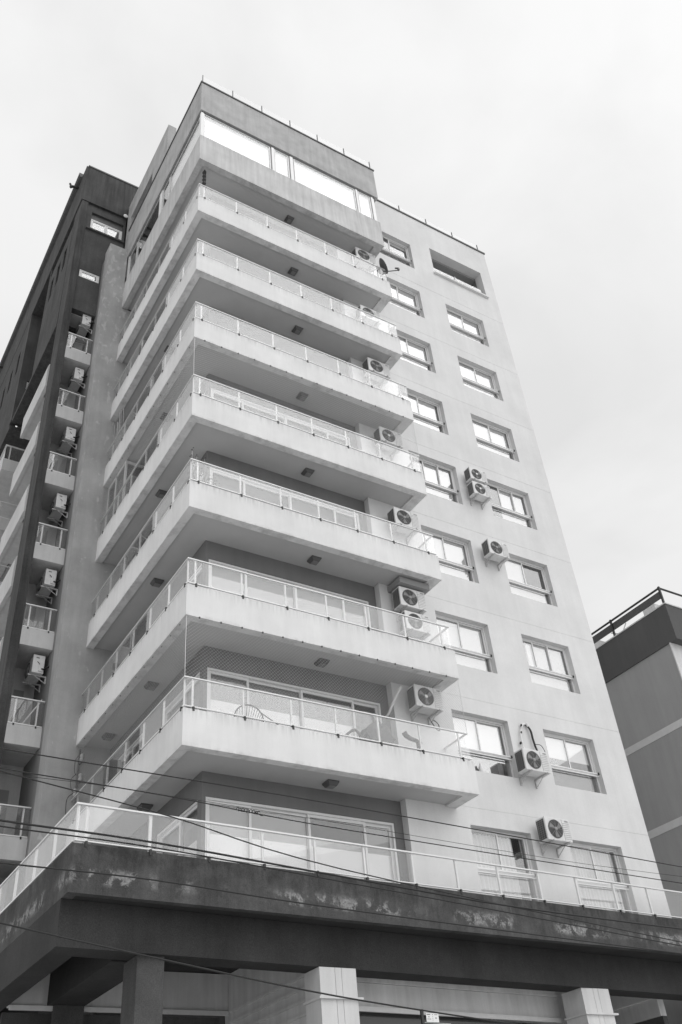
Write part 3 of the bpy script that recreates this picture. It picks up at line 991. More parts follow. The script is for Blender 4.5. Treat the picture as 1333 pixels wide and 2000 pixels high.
# recess walls of the ground floor
m = MB(); m.box(-1.44, 2.94, 4.2, 4.35, 5.42, 6.13)
sw = obj('recess_wall', m, M['shop'], tower)
obj('moulding', MB().box(-1.44, 2.94, 4.15, 4.197, 5.36, 5.44), M['shop_trim'], sw)
obj('recess_wall', MB().box(-1.44, 2.94, 4.6, 4.7, 0.1, 5.4), M['dark'], tower)
sw = obj('side_wall', MB().box(2.95, 3.1, 1.0, 4.35, 0.1, 6.13), M['shop'], tower)
for z in (4.55, 4.78, 5.0, 5.2, 5.4):
    obj('moulding', MB().box(2.925, 2.947, 1.0, 4.14, z, z + 0.05), M['shop'], sw)
def sk(x, d): return d + 0.09 * (x - 3.66)
def skbox(x0, x1, d, t, z0, z1): return MB().prism([(x0, sk(x0, d)), (x1, sk(x1, d)), (x1, sk(x1, d) + t), (x0, sk(x0, d) + t)], z0, z1)
sf = obj('shop_fascia', skbox(3.12, 9.75, 1.30, 0.2, 5.02, 5.43), M['shop'], tower)
obj('moulding', skbox(3.12, 9.75, 1.22, 0.07, 5.433, 5.56), M['shop'], sf)
obj('moulding', skbox(3.12, 9.75, 1.24, 0.05, 4.93, 5.016), M['shop_trim'], sf)
obj('soffit', MB().prism([(3.12, 1.0), (9.75, 1.0), (9.75, 2.4), (3.12, 1.9)], 5.6, 5.64), M['shop'], sf)
# damp streaks run down the fascia: thin flaking strips
obj('shop_window', skbox(3.12, 9.75, 1.44, 0.05, 0.1, 4.926), M['shop_glass'], tower)
obj('side_wall', MB().box(12.8, 13.0, 1.75, 4.2, 5.13, 6.13), M['shop'], tower)
obj('recess_wall', MB().box(10.0, 12.79, 4.25, 4.4, 0.1, 6.13), M['shop'], tower)
obj('side_wall', MB().box(12.85, 13.0, 1.75, 4.2, 0.1, 5.127), M['dark'], tower)

# ------------------------------------------------------------------ dark rear wing
wing = thing('dark_building', 'dark rendered apartment block rising behind the pale tower at left', 'building', (0, 0, 0))
YB = 7.41
obj('roof_band', MB().box(-1.87, 0.5, YB - 0.03, 21.0, 35.0, 37.35), M['dark_side'], wing)
mb = MB(); mb.box(-1.80, 0.5, YB - 0.06, YB + 0.5, 37.353, 37.43); mb.box(-2.02, -1.5, YB + 0.503, 21.0, 37.353, 37.5); mb.box(-1.99, -1.873, YB + 0.5, 21.0, 37.25, 37.352)
obj('roof_coping', mb, M['coping'], wing)
obj('fin', MB().box(-1.83, -1.575, YB, 8.25, 4.0, 34.997), M['dark_side'], wing, label='streaked dark fin running the full height')
# front panel with two windows
holes = [(-1.36, -0.06, 33.42, 34.55), (-1.50, -0.74, 30.40, 30.84)]
obj('wall', wall_holes(-1.573, 0.03, zk(7) + 0.0, 34.997, holes, YB + 0.07, YB + 0.3), M['dark'], wing)
def wing_window(x0, x1, z0, z1, sashes, y=YB + 0.14):
    fr = MB(); f = 0.05
    fr.box(x0 + 0.003, x0 + f, y, y + 0.06, z0 + 0.003, z1 - 0.003); fr.box(x1 - f, x1 - 0.003, y, y + 0.06, z0 + 0.003, z1 - 0.003)
    fr.box(x0 + f, x1 - f, y, y + 0.06, z0 + 0.003, z0 + f); fr.box(x0 + f, x1 - f, y, y + 0.06, z1 - f, z1 - 0.003)
    w_ = obj('window', fr, M['white_metal'], wing)
    n = sashes
    for i in range(n):
        a = x0 + f + (x1 - x0 - 2 * f) * i / n
        b = x0 + f + (x1 - x0 - 2 * f) * (i + 1) / n
        s_ = MB(); g = 0.06
        s_.box(a + 0.003, a + g, y + 0.012, y + 0.05, z0 + f, z1 - f); s_.box(b - g, b - 0.003, y + 0.012, y + 0.05, z0 + f, z1 - f)
        s_.box(a + g, b - g, y + 0.012, y + 0.05, z0 + f + 0.003, z0 + f + 0.05); s_.box(a + g, b - g, y + 0.012, y + 0.05, z1 - f - 0.05, z1 - f - 0.003)
        obj('sash', s_, M['white_metal'], w_)
        obj('pane', MB().box(a + g, b - g, y + 0.03, y + 0.036, z0 + f + 0.05, z1 - f - 0.05), M['pane'], w_)
    return w_
wing_window(-1.36, -0.06, 33.42, 34.20, 2)
obj('shutter_box', MB().box(-1.358, -0.062, YB + 0.16, YB + 0.28, 34.203, 34.547), M['coping'], wing)
obj('sill', MB().box(-1.52, 0.02, YB - 0.02, YB + 0.066, 33.34, 33.415), M['dark'], wing)
wing_window(-1.50, -0.74, 30.40, 30.84, 1, YB + 0.09)
obj('partition_wall', MB().box(-1.57, 0.3, YB + 1.2, YB + 1.3, zk(7), 34.9), M['dark_panel'], wing)
# streaked side wall with slit windows, void, far block
slits = [(8.75, 9.12, 32.3, 33.6), (9.55, 9.95, 32.3, 33.6), (10.42, 10.8, 32.3, 33.6)]
obj('wall', wall_holes(8.253, 11.35, 28.5, 34.997, slits + [(8.3, 11.2, 34.35, 34.99)], -1.84, -1.62, 'x'), M['dark_side'], wing)
for s_ in slits:
    obj('slit_window', MB().box(-1.70, -1.67, s_[0] + 0.003, s_[1] - 0.003, s_[2] + 0.003, s_[3] - 0.003), M['shop_glass'], wing)
obj('inner_wall', MB().box(-0.62, -0.5, 9.303, 20, 5.0, 34.997), M['inner'], wing)
obj('inner_wall', MB().box(-0.8, -0.63, 9.303, 13.9, 28.7, 34.99), M['dark'], wing)
obj('floor_slab', MB().box(-1.84, -0.63, 8.3, 13.9, 28.3, 28.497), M['dark_side'], wing)
FYB = 14.0
obj('wall', wall_holes(-1.86, -0.63, 28.5, 34.997, [(-1.55, -0.8, 30.4, 30.9)], FYB, FYB + 0.25), M['dark'], wing)
wing_window(-1.55, -0.80, 30.40, 30.90, 1, FYB + 0.05)
slits2 = [(15.0, 15.4, 32.3, 33.6), (16.2, 16.6, 32.3, 33.6), (17.4, 17.8, 32.3, 33.6)]
obj('wall', wall_holes(FYB + 0.253, 20.9, 28.3, 34.997, slits2, -1.86, -1.62, 'x'), M['dark_side'], wing)
for s_ in slits2:
    obj('slit_window', MB().box(-1.72, -1.69, s_[0] + 0.003, s_[1] - 0.003, s_[2] + 0.003, s_[3] - 0.003), M['shop_glass'], wing)
obj('floor_slab', MB().box(-1.86, -0.63, FYB + 0.1, 20.9, 28.1, 28.297), M['dark_side'], wing)
# roof drain spouts
for y in (8.35, 19.7):
    m = MB(); m.tube([(-1.87, y, 37.05), (-2.12, y, 37.0), (-2.2, y, 36.9)], 0.06, 8)
    m.tube([(-2.17, y, 36.95), (-2.24, y, 37.12)], 0.045, 8)
    obj('drain_spout', m, M['black_metal'], wing)
m = MB(); m.lathe([(0.02, 0), (0.09, 0.02), (0.10, 0.05), (0.05, 0.09)], (-0.06, YB - 0.16, 34.95), 'y', 14)
m.tube([(-0.06, YB - 0.13, 35.0), (-0.02, YB - 0.01, 35.1)], 0.015, 6)
obj('floodlight', m, M['white_metal'], wing)

# small loggia balconies between the fin and the pier
LZ0, LZ1 = 0.55, 1.28
def loggia_mesh():
    m = MB()
    x0, x1, y0 = -1.572, -0.693, YB
    m.box(x0, x1, y0, y0 + 0.12, 0, 0.53)
    m.box(x0, x1, y0 + 0.122, 8.747, 0.02, 0.14)
    return m.mesh('loggia_balcony', M['loggia'])
lm = loggia_mesh()
lgl = MB().box(-0.22, 0.22, -0.005, 0.005, LZ0 + 0.03, LZ1 - 0.03)
for k in range(0, 7):
    zz = zk(k) + 0.15
    b = obj('loggia_balcony', lm, None, wing, (0, 0, zz))
    xs = [-1.555, -1.42, -0.86, -0.71]
    for a, c in zip(xs[:-1], xs[1:]):
        obj('glass_panel', glass_x(a + 0.005, c - 0.005, LZ0 + 0.03, LZ1 - 0.03), None, b, (a + 0.005, YB + 0.035, 0))
    pmx = cached(('lpost',), lambda: MB().box(-0.02, 0.02, 0.006, 0.045, 0.50, LZ1 - 0.02).mesh('post', M['white_metal']))
    clx = cached(('lclamp',), lambda: MB().box(-0.02, 0.02, -0.03, 0.0, 0.49, LZ0).mesh('clamp', M['black_metal']))
    for x in (-1.42, -0.86):
        obj('post', pmx, None, b, (x, YB + 0.035, 0))
        obj('clamp', clx, None, b, (x, YB + 0.023, 0))
    obj('bottom_rail', cached(('lbr',), lambda: MB().box(-1.565, -0.70, YB + 0.012, YB + 0.05, LZ0 - 0.005, LZ0 + 0.026).mesh('bottom_rail', M['rail_metal'])), None, b)
    obj('handrail', cached(('lhr',), lambda: MB().box(-1.565, -0.70, YB + 0.002, YB + 0.062, LZ1 - 0.03, LZ1).mesh('handrail', M['rail_metal'])), None, b)
obj('loggia_ceiling', MB().box(-1.572, -0.70, YB + 0.303, 8.95, 28.50, 28.53), M['soffit'], wing)
obj('loggia_wall', MB().box(-1.62, -0.70, 8.75, 8.95, 5.0, 28.49), M['loggia'], wing)
obj('loggia_side_wall', MB().box(-1.60, -1.574, 8.253, 8.747, 5.0, 28.49), M['loggia'], wing)
mb = MB()
for k in range(0, 7):
    mb.box(-1.25, -0.98, 8.72, 8.748, zk(k) + 0.32, zk(k) + 2.3)
obj('loggia_door', mb, M['interior'], wing)
# long pale parapets on the left face, then the far corner balconies
pme = MB().box(-1.76, -1.64, 8.9, 11.9, 0, 1.0).box(-1.638, -0.64, 9.52, 11.9, 0.03, 0.18).mesh('long_balcony', M['loggia'])
for k in range(0, 7):
    b = obj('long_balcony', pme, None, wing, (0, 0, zk(k) + 0.05))
    obj('handrail', cached(('fh',), lambda: MB().box(-1.73, -1.69, 8.9, 11.9, 1.06, 1.09).box(-1.72, -1.70, 9.0, 9.03, 1.0, 1.06).box(-1.72, -1.70, 11.8, 11.83, 1.0, 1.06).mesh('handrail', M['rail_metal'])), None, b)
fme = MB().box(-1.87, -0.64, FYB, FYB + 0.12, 0, 0.53).box(-1.87, -1.75, FYB + 0.122, 18.2, 0, 0.53).box(-1.748, -0.64, FYB + 0.122, 18.2, 0.02, 0.14).mesh('corner_balcony', M['loggia'])
for k in range(0, 7):
    b = obj('corner_balcony', fme, None, wing, (0, 0, zk(k) + 0.15))
    obj('glass_panel', cached(('fg1',), lambda: MB().box(-1.80, -0.66, FYB + 0.03, FYB + 0.04, 0.58, 1.25).mesh('glass_panel', M['rail_glass'])), None, b)
    obj('glass_panel', cached(('fg2',), lambda: MB().box(-1.84, -1.83, FYB + 0.06, 18.1, 0.58, 1.25).mesh('glass_panel', M['rail_glass'])), None, b)
    obj('handrail', cached(('fhr',), lambda: MB().box(-1.865, -0.66, FYB + 0.002, FYB + 0.062, 1.25, 1.28).box(-1.865, -1.805, FYB + 0.065, 18.1, 1.25, 1.28).mesh('handrail', M['rail_metal'])), None, b)
    obj('bottom_rail', cached(('fbr',), lambda: MB().box(-1.865, -0.66, FYB + 0.012, FYB + 0.05, 0.545, 0.575).box(-1.855, -1.815, FYB + 0.055, 18.1, 0.545, 0.575).mesh('bottom_rail', M['rail_metal'])), None, b)
    for x in (-1.66, -0.9):
        obj('post', cached(('fp',), lambda: MB().box(-0.02, 0.02, FYB + 0.042, FYB + 0.08, 0.5, 1.25).mesh('post', M['white_metal'])), None, b, (x, 0, 0))

# ------------------------------------------------------------------ neighbour at the right
nb = thing('neighbour_building', 'plain grey building with dark roof band and rooftop railing at right edge', 'building', (16.5, 0.8, 0))
def NB(*a):
    x0, x1, y0, y1, q0, q1 = a
    return MB().box(x0 - 16.5, x1 - 16.5, y0 - 0.8, y1 - 0.8, q0, q1)
segs = [(0.1, 10.25), (10.47, 12.85), (13.07, 15.40)]
for a, b in segs:
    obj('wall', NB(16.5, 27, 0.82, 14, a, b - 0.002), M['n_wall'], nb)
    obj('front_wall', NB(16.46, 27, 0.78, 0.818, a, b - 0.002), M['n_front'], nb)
for a, b in ((10.25, 10.47), (12.85, 13.07)):
    obj('slab_edge', NB(16.49, 27, 0.77, 14, a, b), M['n_line'], nb)
obj('roof_band', MB().prism([(-0.04, -0.3), (10.5, -0.3), (10.5, 13.2), (-0.04, 13.2)], 15.40, 16.66), M['n_dark'], nb)
obj('roof_coping', MB().box(-0.06, 10.5, -0.33, 13.2, 16.662, 16.70), M['n_line'], nb)
rl = obj('railing', MB().tube([(0.0, -0.25, 17.29), (0.0, 12, 17.29)], 0.035, 6).tube([(0.0, -0.25, 17.29), (9, -0.25, 17.29)], 0.035, 6), M['black_metal'], nb)
for y in (-0.25, 1.95, 4.2, 6.4, 8.6):
    obj('post', MB().box(-0.03, 0.03, y - 0.03, y + 0.03, 16.702, 17.34), M['black_metal'], rl)
obj('rail_panel', MB().box(0.02, 0.05, -0.18, 11.9, 16.95, 17.20), M['n_dark'], rl)
obj('meter_box', MB().box(0.02, 0.35, 0.12, 0.62, 16.702, 16.93), M['n_line'], nb)
obj('rooftop_room', MB().box(0.8, 6, 4.2, 9, 16.702, 18.25), M['n_wall'], nb)
obj('clothes_dryer', MB().tube([(0.3, 1.7, 16.7), (0.3, 2.3, 17.1)], 0.02, 5).tube([(0.3, 2.0, 16.7), (0.3, 1.6, 17.1)], 0.02, 5), M['white_metal'], nb)

# ------------------------------------------------------------------ air conditioners
def bevel_box(x0, x1, y0, y1, z0, z1, r):
    bm = bmesh.new()
    bmesh.ops.create_cube(bm, size=1)
    for v in bm.verts:
        v.co = Vector((x0 + (v.co.x + .5) * (x1 - x0), y0 + (v.co.y + .5) * (y1 - y0), z0 + (v.co.z + .5) * (z1 - z0)))
    bmesh.ops.bevel(bm, geom=bm.edges[:], offset=r, segments=2, affect='EDGES', profile=0.6)
    me = bpy.data.meshes.new('casing')
    bm.to_mesh(me); bm.free()
    return me
def make_ac(hub_white):
    """wall-hung outdoor unit; wall plane at y=0, unit in front of it (-y), bottom at z=0"""
    a = thing('air_conditioner', 'air conditioner', 'air conditioner', group='air conditioner units hung outside')
    w, h, y0, y1 = 0.375, 0.53, -0.43, -0.12
    me = bevel_box(-w, w, y0, y1, 0, h, 0.014)
    me.materials.append(M['ac_case'])
    obj('casing', me, None, a)
    cx, cz, r = -0.09, h / 2, 0.215
    # recessed look: dark disc slightly proud with a ring, blades and wire guard
    m = MB(); m.lathe([(r, 0), (r, -0.006), (r - 0.005, -0.008)], (cx, y0 - 0.001, cz), 'y', 32)
    obj('fan_opening', m, M['ac_dark'], a)
    m = MB()
    for q in range(3):
        t0 = q * 2 * PI / 3 + 0.5
        p = []
        for (rr, dt) in ((0.04, -0.25), (0.12, -0.35), (0.195, -0.15), (0.195, 0.45), (0.12, 0.35), (0.04, 0.3)):
            p.append((cx + rr * math.cos(t0 + dt), y0 - 0.0105 - 0.004 * (dt > 0), cz + rr * math.sin(t0 + dt)))
        m.quad(*p)
    obj('fan_blades', m, M['ac_grille'], a)
    m = MB()
    for rr in (0.06, 0.09, 0.12, 0.15, 0.18, 0.21):
        pts = [(cx + rr * math.cos(t * 2 * PI / 28), y0 - 0.02, cz + rr * math.sin(t * 2 * PI / 28)) for t in range(29)]
        m.tube(pts, 0.0028, 4, False)
    for q in range(8):
        t = q * PI / 4
        m.tube([(cx + 0.04 * math.cos(t), y0 - 0.022, cz + 0.04 * math.sin(t)), (cx + 0.222 * math.cos(t), y0 - 0.012, cz + 0.222 * math.sin(t))], 0.004, 4)
    obj('fan_guard', m, M['ac_fin'], a)
    m = MB(); m.lathe([(0.042, 0), (0.042, -0.008), (0.02, -0.014)], (cx, y0 - 0.018, cz), 'y', 18)
    obj('fan_hub', m, M['hose_white'] if hub_white else M['ac_grille'], a)
    m = MB()
    for i in range(9):
        z = 0.06 + i * 0.045
        m.box(0.155, w - 0.012, y0 - 0.004, y0 + 0.003, z, z + 0.006)
    m.box(0.146, 0.15, y0 - 0.004, y0 + 0.003, 0.02, h - 0.02)
    m.box(0.24, 0.34, y0 - 0.005, y0 + 0.003, h - 0.07, h - 0.04)
    obj('front_panel_lines', m, M['ac_fin'], a)
    m = MB(); m.box(-w - 0.002, -w + 0.004, y0 + 0.04, y1 - 0.02, 0.04, h - 0.04)
    g = obj('side_vent', m, M['ac_dark'], a)
    m = MB()
    for i in range(9):
        z = 0.07 + i * 0.047
        m.box(-w - 0.006, -w - 0.0025, y0 + 0.04, y1 - 0.02, z, z + 0.008)
    for y in (y0 + 0.10, y0 + 0.17, y0 + 0.24):
        m.box(-w - 0.009, -w - 0.0065, y, y + 0.008, 0.04, h - 0.04)
    obj('vent_bars', m, M['ac_fin'], g)
    # service end with valves and hose
    m = MB(); m.box(w + 0.001, w + 0.03, y0 + 0.16, y1 - 0.03, 0.05, 0.24)
    obj('valve_cover', m, M['ac_case'], a)
    m = MB()
    obj('handle_recess', MB().box(w + 0.0008, w + 0.004, y0 + 0.08, y0 + 0.16, h - 0.10, h - 0.075), M['ac_dark'], a)
    m.tube([(w + 0.03, y1 - 0.07, 0.12), (w + 0.06, y1 - 0.02, 0.10), (w + 0.05, y1 + 0.05, 0.16), (w + 0.03, -0.005, 0.22)], 0.022, 6)
    obj('hose', m, M['cable'], a)
    obj('wire', MB().tube([(w + 0.004, y0 + 0.12, 0.33), (w + 0.03, y0 + 0.16, 0.27), (w + 0.015, y0 + 0.20, 0.2)], 0.008, 5), M['cable'], a)
    for sx in (-0.24, 0.24):
        m = MB()
        m.box(sx - 0.018, sx + 0.018, y0 - 0.06, -0.001, -0.035, -0.003)
        m.box(sx - 0.018, sx + 0.018, -0.035, -0.001, -0.22, -0.036)
        m.tube([(sx, -0.02, -0.2), (sx, y0 + 0.13, -0.03)], 0.012, 4)
        obj('bracket', m, M['galv'], a)
    return a
ac_w, ac_p = make_ac(True), make_ac(False)
used = set()
def place_ac(x, y, z, label, hub=False, rotz=0.0, s=1.0):
    src = ac_w if hub else ac_p
    if hub not in used:
        used.add(hub); a = src
    else:
        a = copy_tree(src)
    a.location = (x, y, z); a.rotation_euler.z = rotz; a.scale = (s, s, s)
    a['label'] = label
    return a
place_ac(9.48, FY, 8.36, 'white air conditioner between the two curtained windows just above the terrace')
place_ac(9.26, FY, 9.98, 'white air conditioner with taped hoses arching up the wall above it', s=1.02)
place_ac(9.63, FY, 16.42, 'lone white air conditioner beside the window with one dark sash', s=0.95)
place_ac(9.52, FY, 19.18, 'upper of two air conditioners stacked on the bare facade wall', True, s=0.86)
place_ac(9.53, FY, 18.60, 'lower of two air conditioners stacked on the bare facade wall', True, s=0.88)
place_ac(6.26, FY, 11.05, 'white air conditioner seen through the safety net of the lowest balcony', True, s=1.03)
place_ac(6.22, FY, 13.76, 'upper of two air conditioners stacked at a balcony end under the soffit', s=1.04)
place_ac(6.29, FY, 13.12, 'lower of two air conditioners at a balcony end, half behind the glass railing', s=0.98)
place_ac(6.42, FY, 16.36, 'air conditioner just above the spiky plant at the balcony end', s=1.05)
place_ac(6.32, FY, 19.32, 'air conditioner with white fan hub behind the higher safety net', True, s=1.02)
place_ac(6.25, FY, 22.17, 'air conditioner with tangled dark hoses on top, at a balcony end', s=1.05)
place_ac(6.25, FY, 24.72, 'air conditioner mostly hidden behind the railing two balconies below the top windows', s=1.0)
place_ac(6.40, FY, 27.80, 'air conditioner beside the satellite dish on the highest open balcony', s=1.08)
for i, k in enumerate(range(1, 7)):
    place_ac(-0.69, 7.95, zk(k) + 2.29, 'air conditioner seen end on beside the grey pier, %s' % ('lowest of six', 'second lowest of six', 'third lowest of six', 'third highest of six', 'second highest of six', 'topmost, under the dark panel')[i], rotz=-PI / 2, s=1.0)

def curve_pts(ctrl, n=24):
    out = []
    c = [Vector(p) for p in ctrl]
    c = [c[0]] + c + [c[-1]]
    for i in range(1, len(c) - 2):
        for j in range(n):
            t = j / n
            out.append(0.5 * ((2 * c[i]) + (-c[i-1] + c[i+1]) * t + (2*c[i-1] - 5*c[i] + 4*c[i+1] - c[i+2]) * t*t + (-c[i-1] + 3*c[i] - 3*c[i+1] + c[i+2]) * t**3))
    out.append(c[-2])
    return out
# taped hoses over the unit at the second row
hs = thing('hose_loop', 'taped white and black hose arching from wall hole to air conditioner', 'hose', (9.5, FY, 10.5))
m = MB(); m.tube(curve_pts([(0.06, -0.02, 0.93), (-0.08, -0.06, 0.86), (-0.2, -0.06, 0.6), (-0.22, -0.08, 0.3), (-0.3, -0.2, 0.08)], 6), 0.022, 6)
obj('white_hose', m, M['hose_white'], hs)
m = MB(); m.tube(curve_pts([(0.08, -0.02, 0.93), (0.15, -0.07, 0.75), (0.17, -0.07, 0.5), (0.2, -0.1, 0.2), (0.24, -0.2, 0.05)], 6), 0.026, 6)
m.tube(curve_pts([(0.2, -0.05, 0.40), (0.36, -0.1, 0.38), (0.44, -0.12, 0.2), (0.42, -0.15, 0.0)], 6), 0.008, 5)
obj('black_hose', m, M['cable'], hs)
m = MB()
for z in (0.82, 0.62, 0.33): m.tube([(-0.19 + (z - 0.62) * 0.3, -0.06, z), (-0.19 + (z - 0.55) * 0.3, -0.06, z + 0.05)], 0.027, 6)
obj('tape_wrap', m, M['cable'], hs)
m = MB()
for z in (0.9, 0.22): m.tube([(0.1 if z > .5 else 0.2, -0.07, z - 0.05), (0.08 if z > .5 else 0.19, -0.06, z + 0.05)], 0.032, 6)
obj('wrap', m, M['hose_white'], hs)
m = MB()
for i in range(5):
    a = random.random() * 6
    m.tube(curve_pts([(-0.2 + 0.1 * i, -0.25, 0.0), (-0.2 + 0.12 * i, -0.32, 0.12 + 0.06 * random.random()), (-0.05 + 0.1 * i, -0.2, 0.16), (0.1 + 0.06 * i, -0.1, 0.02)], 6), 0.012, 5)
tag(obj('hose_tangle', m, M['cable'], None, (6.2, FY, 22.75)), 'tangled dark hoses on top of an air conditioner under a soffit', 'hose')
m = MB(); m.tube(curve_pts([(5.56, 0.5, 11.5), (5.45, 0.7, 11.2), (5.38, 0.86, 10.95), (5.35, 0.96, 10.9)], 8), 0.03, 7)
tag(obj('insulated_pipe', m, M['hose_white']), 'pale insulated pipe from air conditioner to wall behind the lowest net', 'pipe')
m = MB()
m.tube(curve_pts([(6.45, 0.75, 11.0), (6.55, 0.7, 10.75), (6.68, 0.72, 10.7), (6.72, 0.78, 10.9), (6.6, 0.8, 11.0)], 8), 0.010, 5)
tag(obj('loose_cable', m, M['cable']), 'loose cable loop hanging under the netted air conditioner', 'cable')
m = MB(); m.box(5.8, 6.72, 0.3, FY - 0.003, 14.36, 14.52)
tag(obj('storage_box', m, M['interior']), 'grey box tray fixed under the soffit above two stacked air conditioners', 'box')

# ------------------------------------------------------------------ ceiling lights under the balconies
def make_lamp():
    a = thing('ceiling_light', 'x', 'ceiling light', group='square lights under the balconies')
    m = MB(); m.box(-0.13, 0.13, -0.13, 0.13, -0.03, -0.001)
    b = len(m.v)
    m.v += [(-0.13, -0.13, -0.03), (0.13, -0.13, -0.03), (0.13, 0.13, -0.03), (-0.13, 0.13, -0.03), (-0.09, -0.09, -0.10), (0.09, -0.09, -0.10), (0.09, 0.09, -0.10), (-0.09, 0.09, -0.10)]
    for i in range(4):
        j = (i + 1) % 4
        m.f.append([b + i, b + j, b + 4 + j, b + 4 + i])
    m.f.append([b + 7, b + 6, b + 5, b + 4])
    obj('housing', m, M['lamp_metal'], a)
    obj('diffuser', MB().box(-0.07, 0.07, -0.07, 0.07, -0.112, -0.101), M['lamp_glass'], a)
    return a
lamp0 = make_lamp(); lamp_used = False
ORD = ['lowest', 'second lowest', 'third lowest', 'fourth lowest', 'fourth highest', 'third highest', 'second highest', 'highest']
for k in range(8):
    for side in ('street', 'left'):
        if side == 'left' and k > 5: continue
        a = lamp0 if not lamp_used else copy_tree(lamp0)
        lamp_used = True
        a.location = (3.55, 0.64, zk(k) + 0.044) if side == 'street' else (0.52, 3.08, zk(k) + 0.044)
        a['label'] = 'dark square ceiling light under the %s balcony slab, %s' % (ORD[k], 'street side' if side == 'street' else 'left side past the corner')
a = copy_tree(lamp0); a.location = (0.55, 5.9, zk(1) + 0.044)
a['label'] = 'dark square ceiling light deep behind the lowest safety net by the pier'

# ------------------------------------------------------------------ safety nets
def net_mesh(parts, pitch=0.078, r=0.0026):
    m = MB()
    for (P, L, h, r) in parts:          # P(u, v) -> point, length, height
        n = int((L + h) / pitch) + 1
        for i in range(n):
            for sg in (1, -1):
                c = -h + i * pitch if sg == 1 else i * pitch
                a0, a1 = (max(0, c), min(L, c + h)) if sg == 1 else (max(0, c - h), min(L, c))
                if a1 - a0 < 0.02: continue
                v0, v1 = (a0 - c, a1 - c) if sg == 1 else (c - a0, c - a1)
                sag = 0.0
                m.tube([P(a0, v0), P(a1, v1)], r, 3, False)
    return m
def safety_net(k, label):
    t = thing('safety_net', label, 'net', (0, 0, zk(k)), 'safety nets over balconies')
    h = H - RZ1 - 0.01
    f = lambda u, v: (0.03 + u, 0.03, RZ1 + v)
    l = lambda u, v: (0.03, 0.03 + u, RZ1 + v)
    o = obj('mesh', net_mesh([(f, BW - 0.05, h, 0.0019), (l, BD - 0.05, h, 0.0015)]), M['net'], t)
    o['kind'] = 'stuff'
    m = MB()
    m.tube([(0.03, 0.03, RZ1), (0.02, 0.02, RZ1 + h * 0.5), (0.03, 0.03, RZ1 + h)], 0.007, 5)
    m.tube([(BW - 0.03, 0.03, RZ1), (BW - 0.03, 0.03, RZ1 + h)], 0.005, 5)
    m.tube([(0.03, 0.03, RZ1 + h), (BW - 0.03, 0.03, RZ1 + h)], 0.006, 5)
    m.tube([(0.03, 0.03, RZ1 + h), (0.03, BD - 0.03, RZ1 + h)], 0.006, 5)
    obj('border_rope', m, M['net'], t)
    hk = MB().box(-0.015, 0.015, -0.015, 0.0, -0.02, 0.015).mesh('hook', M['black_metal'])
    for i in range(14):
        obj('hook', hk, None, t, (0.3 + i * 0.48, 0.012, H - 0.0))
    for i in range(13):
        obj('hook', hk, None, t, (0.05, 0.4 + i * 0.48, H - 0.0), rotz=-PI / 2)
safety_net(0, 'white diamond mesh safety net closing the balcony with the round wire chair')
safety_net(3, 'fine safety net closing a balcony halfway up, under a stained slab')

# ------------------------------------------------------------------ things on the balconies
FL = 0.2
# round wire chair
ch = thing('wire_chair', 'round black wire lounge chair behind the glass of the netted balcony', 'chair', (1.62, 0.52, zk(0) + FL))
ring = []
for i in range(33):
    t = i * 2 * PI / 32
    ring.append((0.36 * math.cos(t) + 0.05 * math.sin(t), 0.30 * math.sin(t) * 0.55 - 0.05, 0.72 + 0.40 * math.sin(t) * 0.85 + 0.05 * math.cos(t)))
m = MB(); m.tube(ring, 0.014, 6, False)
obj('frame_ring', m, M['black_metal'], ch)
m = MB()
for i in range(0, 32):
    p = ring[i]
    m.tube([p, (p[0] * 0.55, p[1] * 0.3 + 0.16, 0.40 + (p[2] - 0.4) * 0.35), (0.0, 0.05, 0.38)], 0.006, 4, False)
obj('cords', m, M['cloth_dark'], ch)
for q in range(3):
    t = q * 2 * PI / 3 + 0.4
    obj('leg', MB().tube([(0.1 * math.cos(t), 0.05 + 0.1 * math.sin(t), 0.40), (0.34 * math.cos(t), 0.28 * math.sin(t), 0.0)], 0.012, 6), M['black_metal'], ch)
obj('arm_bar', MB().tube([(0.3, -0.1, 0.85), (0.62, -0.2, 0.66), (0.78, -0.22, 0.58)], 0.012, 5), M['black_metal'], ch)
ch.scale = (0.9, 0.9, 1.14)
# covered grill
gr = thing('covered_grill', 'grill under a crumpled dark plastic cover on the netted balcony', 'grill', (4.72, 0.5, zk(0) + FL))
bm = bmesh.new()
bmesh.ops.create_icosphere(bm, subdivisions=3, radius=1)
for v in bm.verts:
    n = v.co.normalized()
    q = max(abs(n.x) * 1.05, abs(n.y) * 1.05, abs(n.z))
    c = n / q * 0.75 + n * 0.25
    j = 0.06 * math.sin(9 * n.x + 4 * n.z) + 0.05 * math.sin(13 * n.y + 7 * n.x) + random.uniform(-.03, .03)
    v.co = Vector((c.x * (0.30 + j * 0.5), c.y * 0.22, 0.62 + c.z * 0.34 * (1 + j) - 0.12 * abs(c.x) * (c.z > 0)))
me = bpy.data.meshes.new('cover'); bm.to_mesh(me); bm.free(); me.materials.append(M['cloth_dark'])
obj('cover', me, None, gr)
for sx in (-0.22, 0.22):
    for sy in (-0.14, 0.14):
        obj('leg', MB().box(sx - 0.015, sx + 0.015, sy - 0.015, sy + 0.015, 0, 0.36), M['black_metal'], gr)
m = MB(); m.tube(curve_pts([(-0.75, -0.1, 0.6), (-0.55, -0.12, 0.72), (-0.4, -0.1, 0.62), (-0.3, -0.1, 0.7)], 5), 0.025, 6)
obj('tie_strap', m, M['cloth_dark'], gr)
gr.scale = (1.15, 1.0, 1.36)
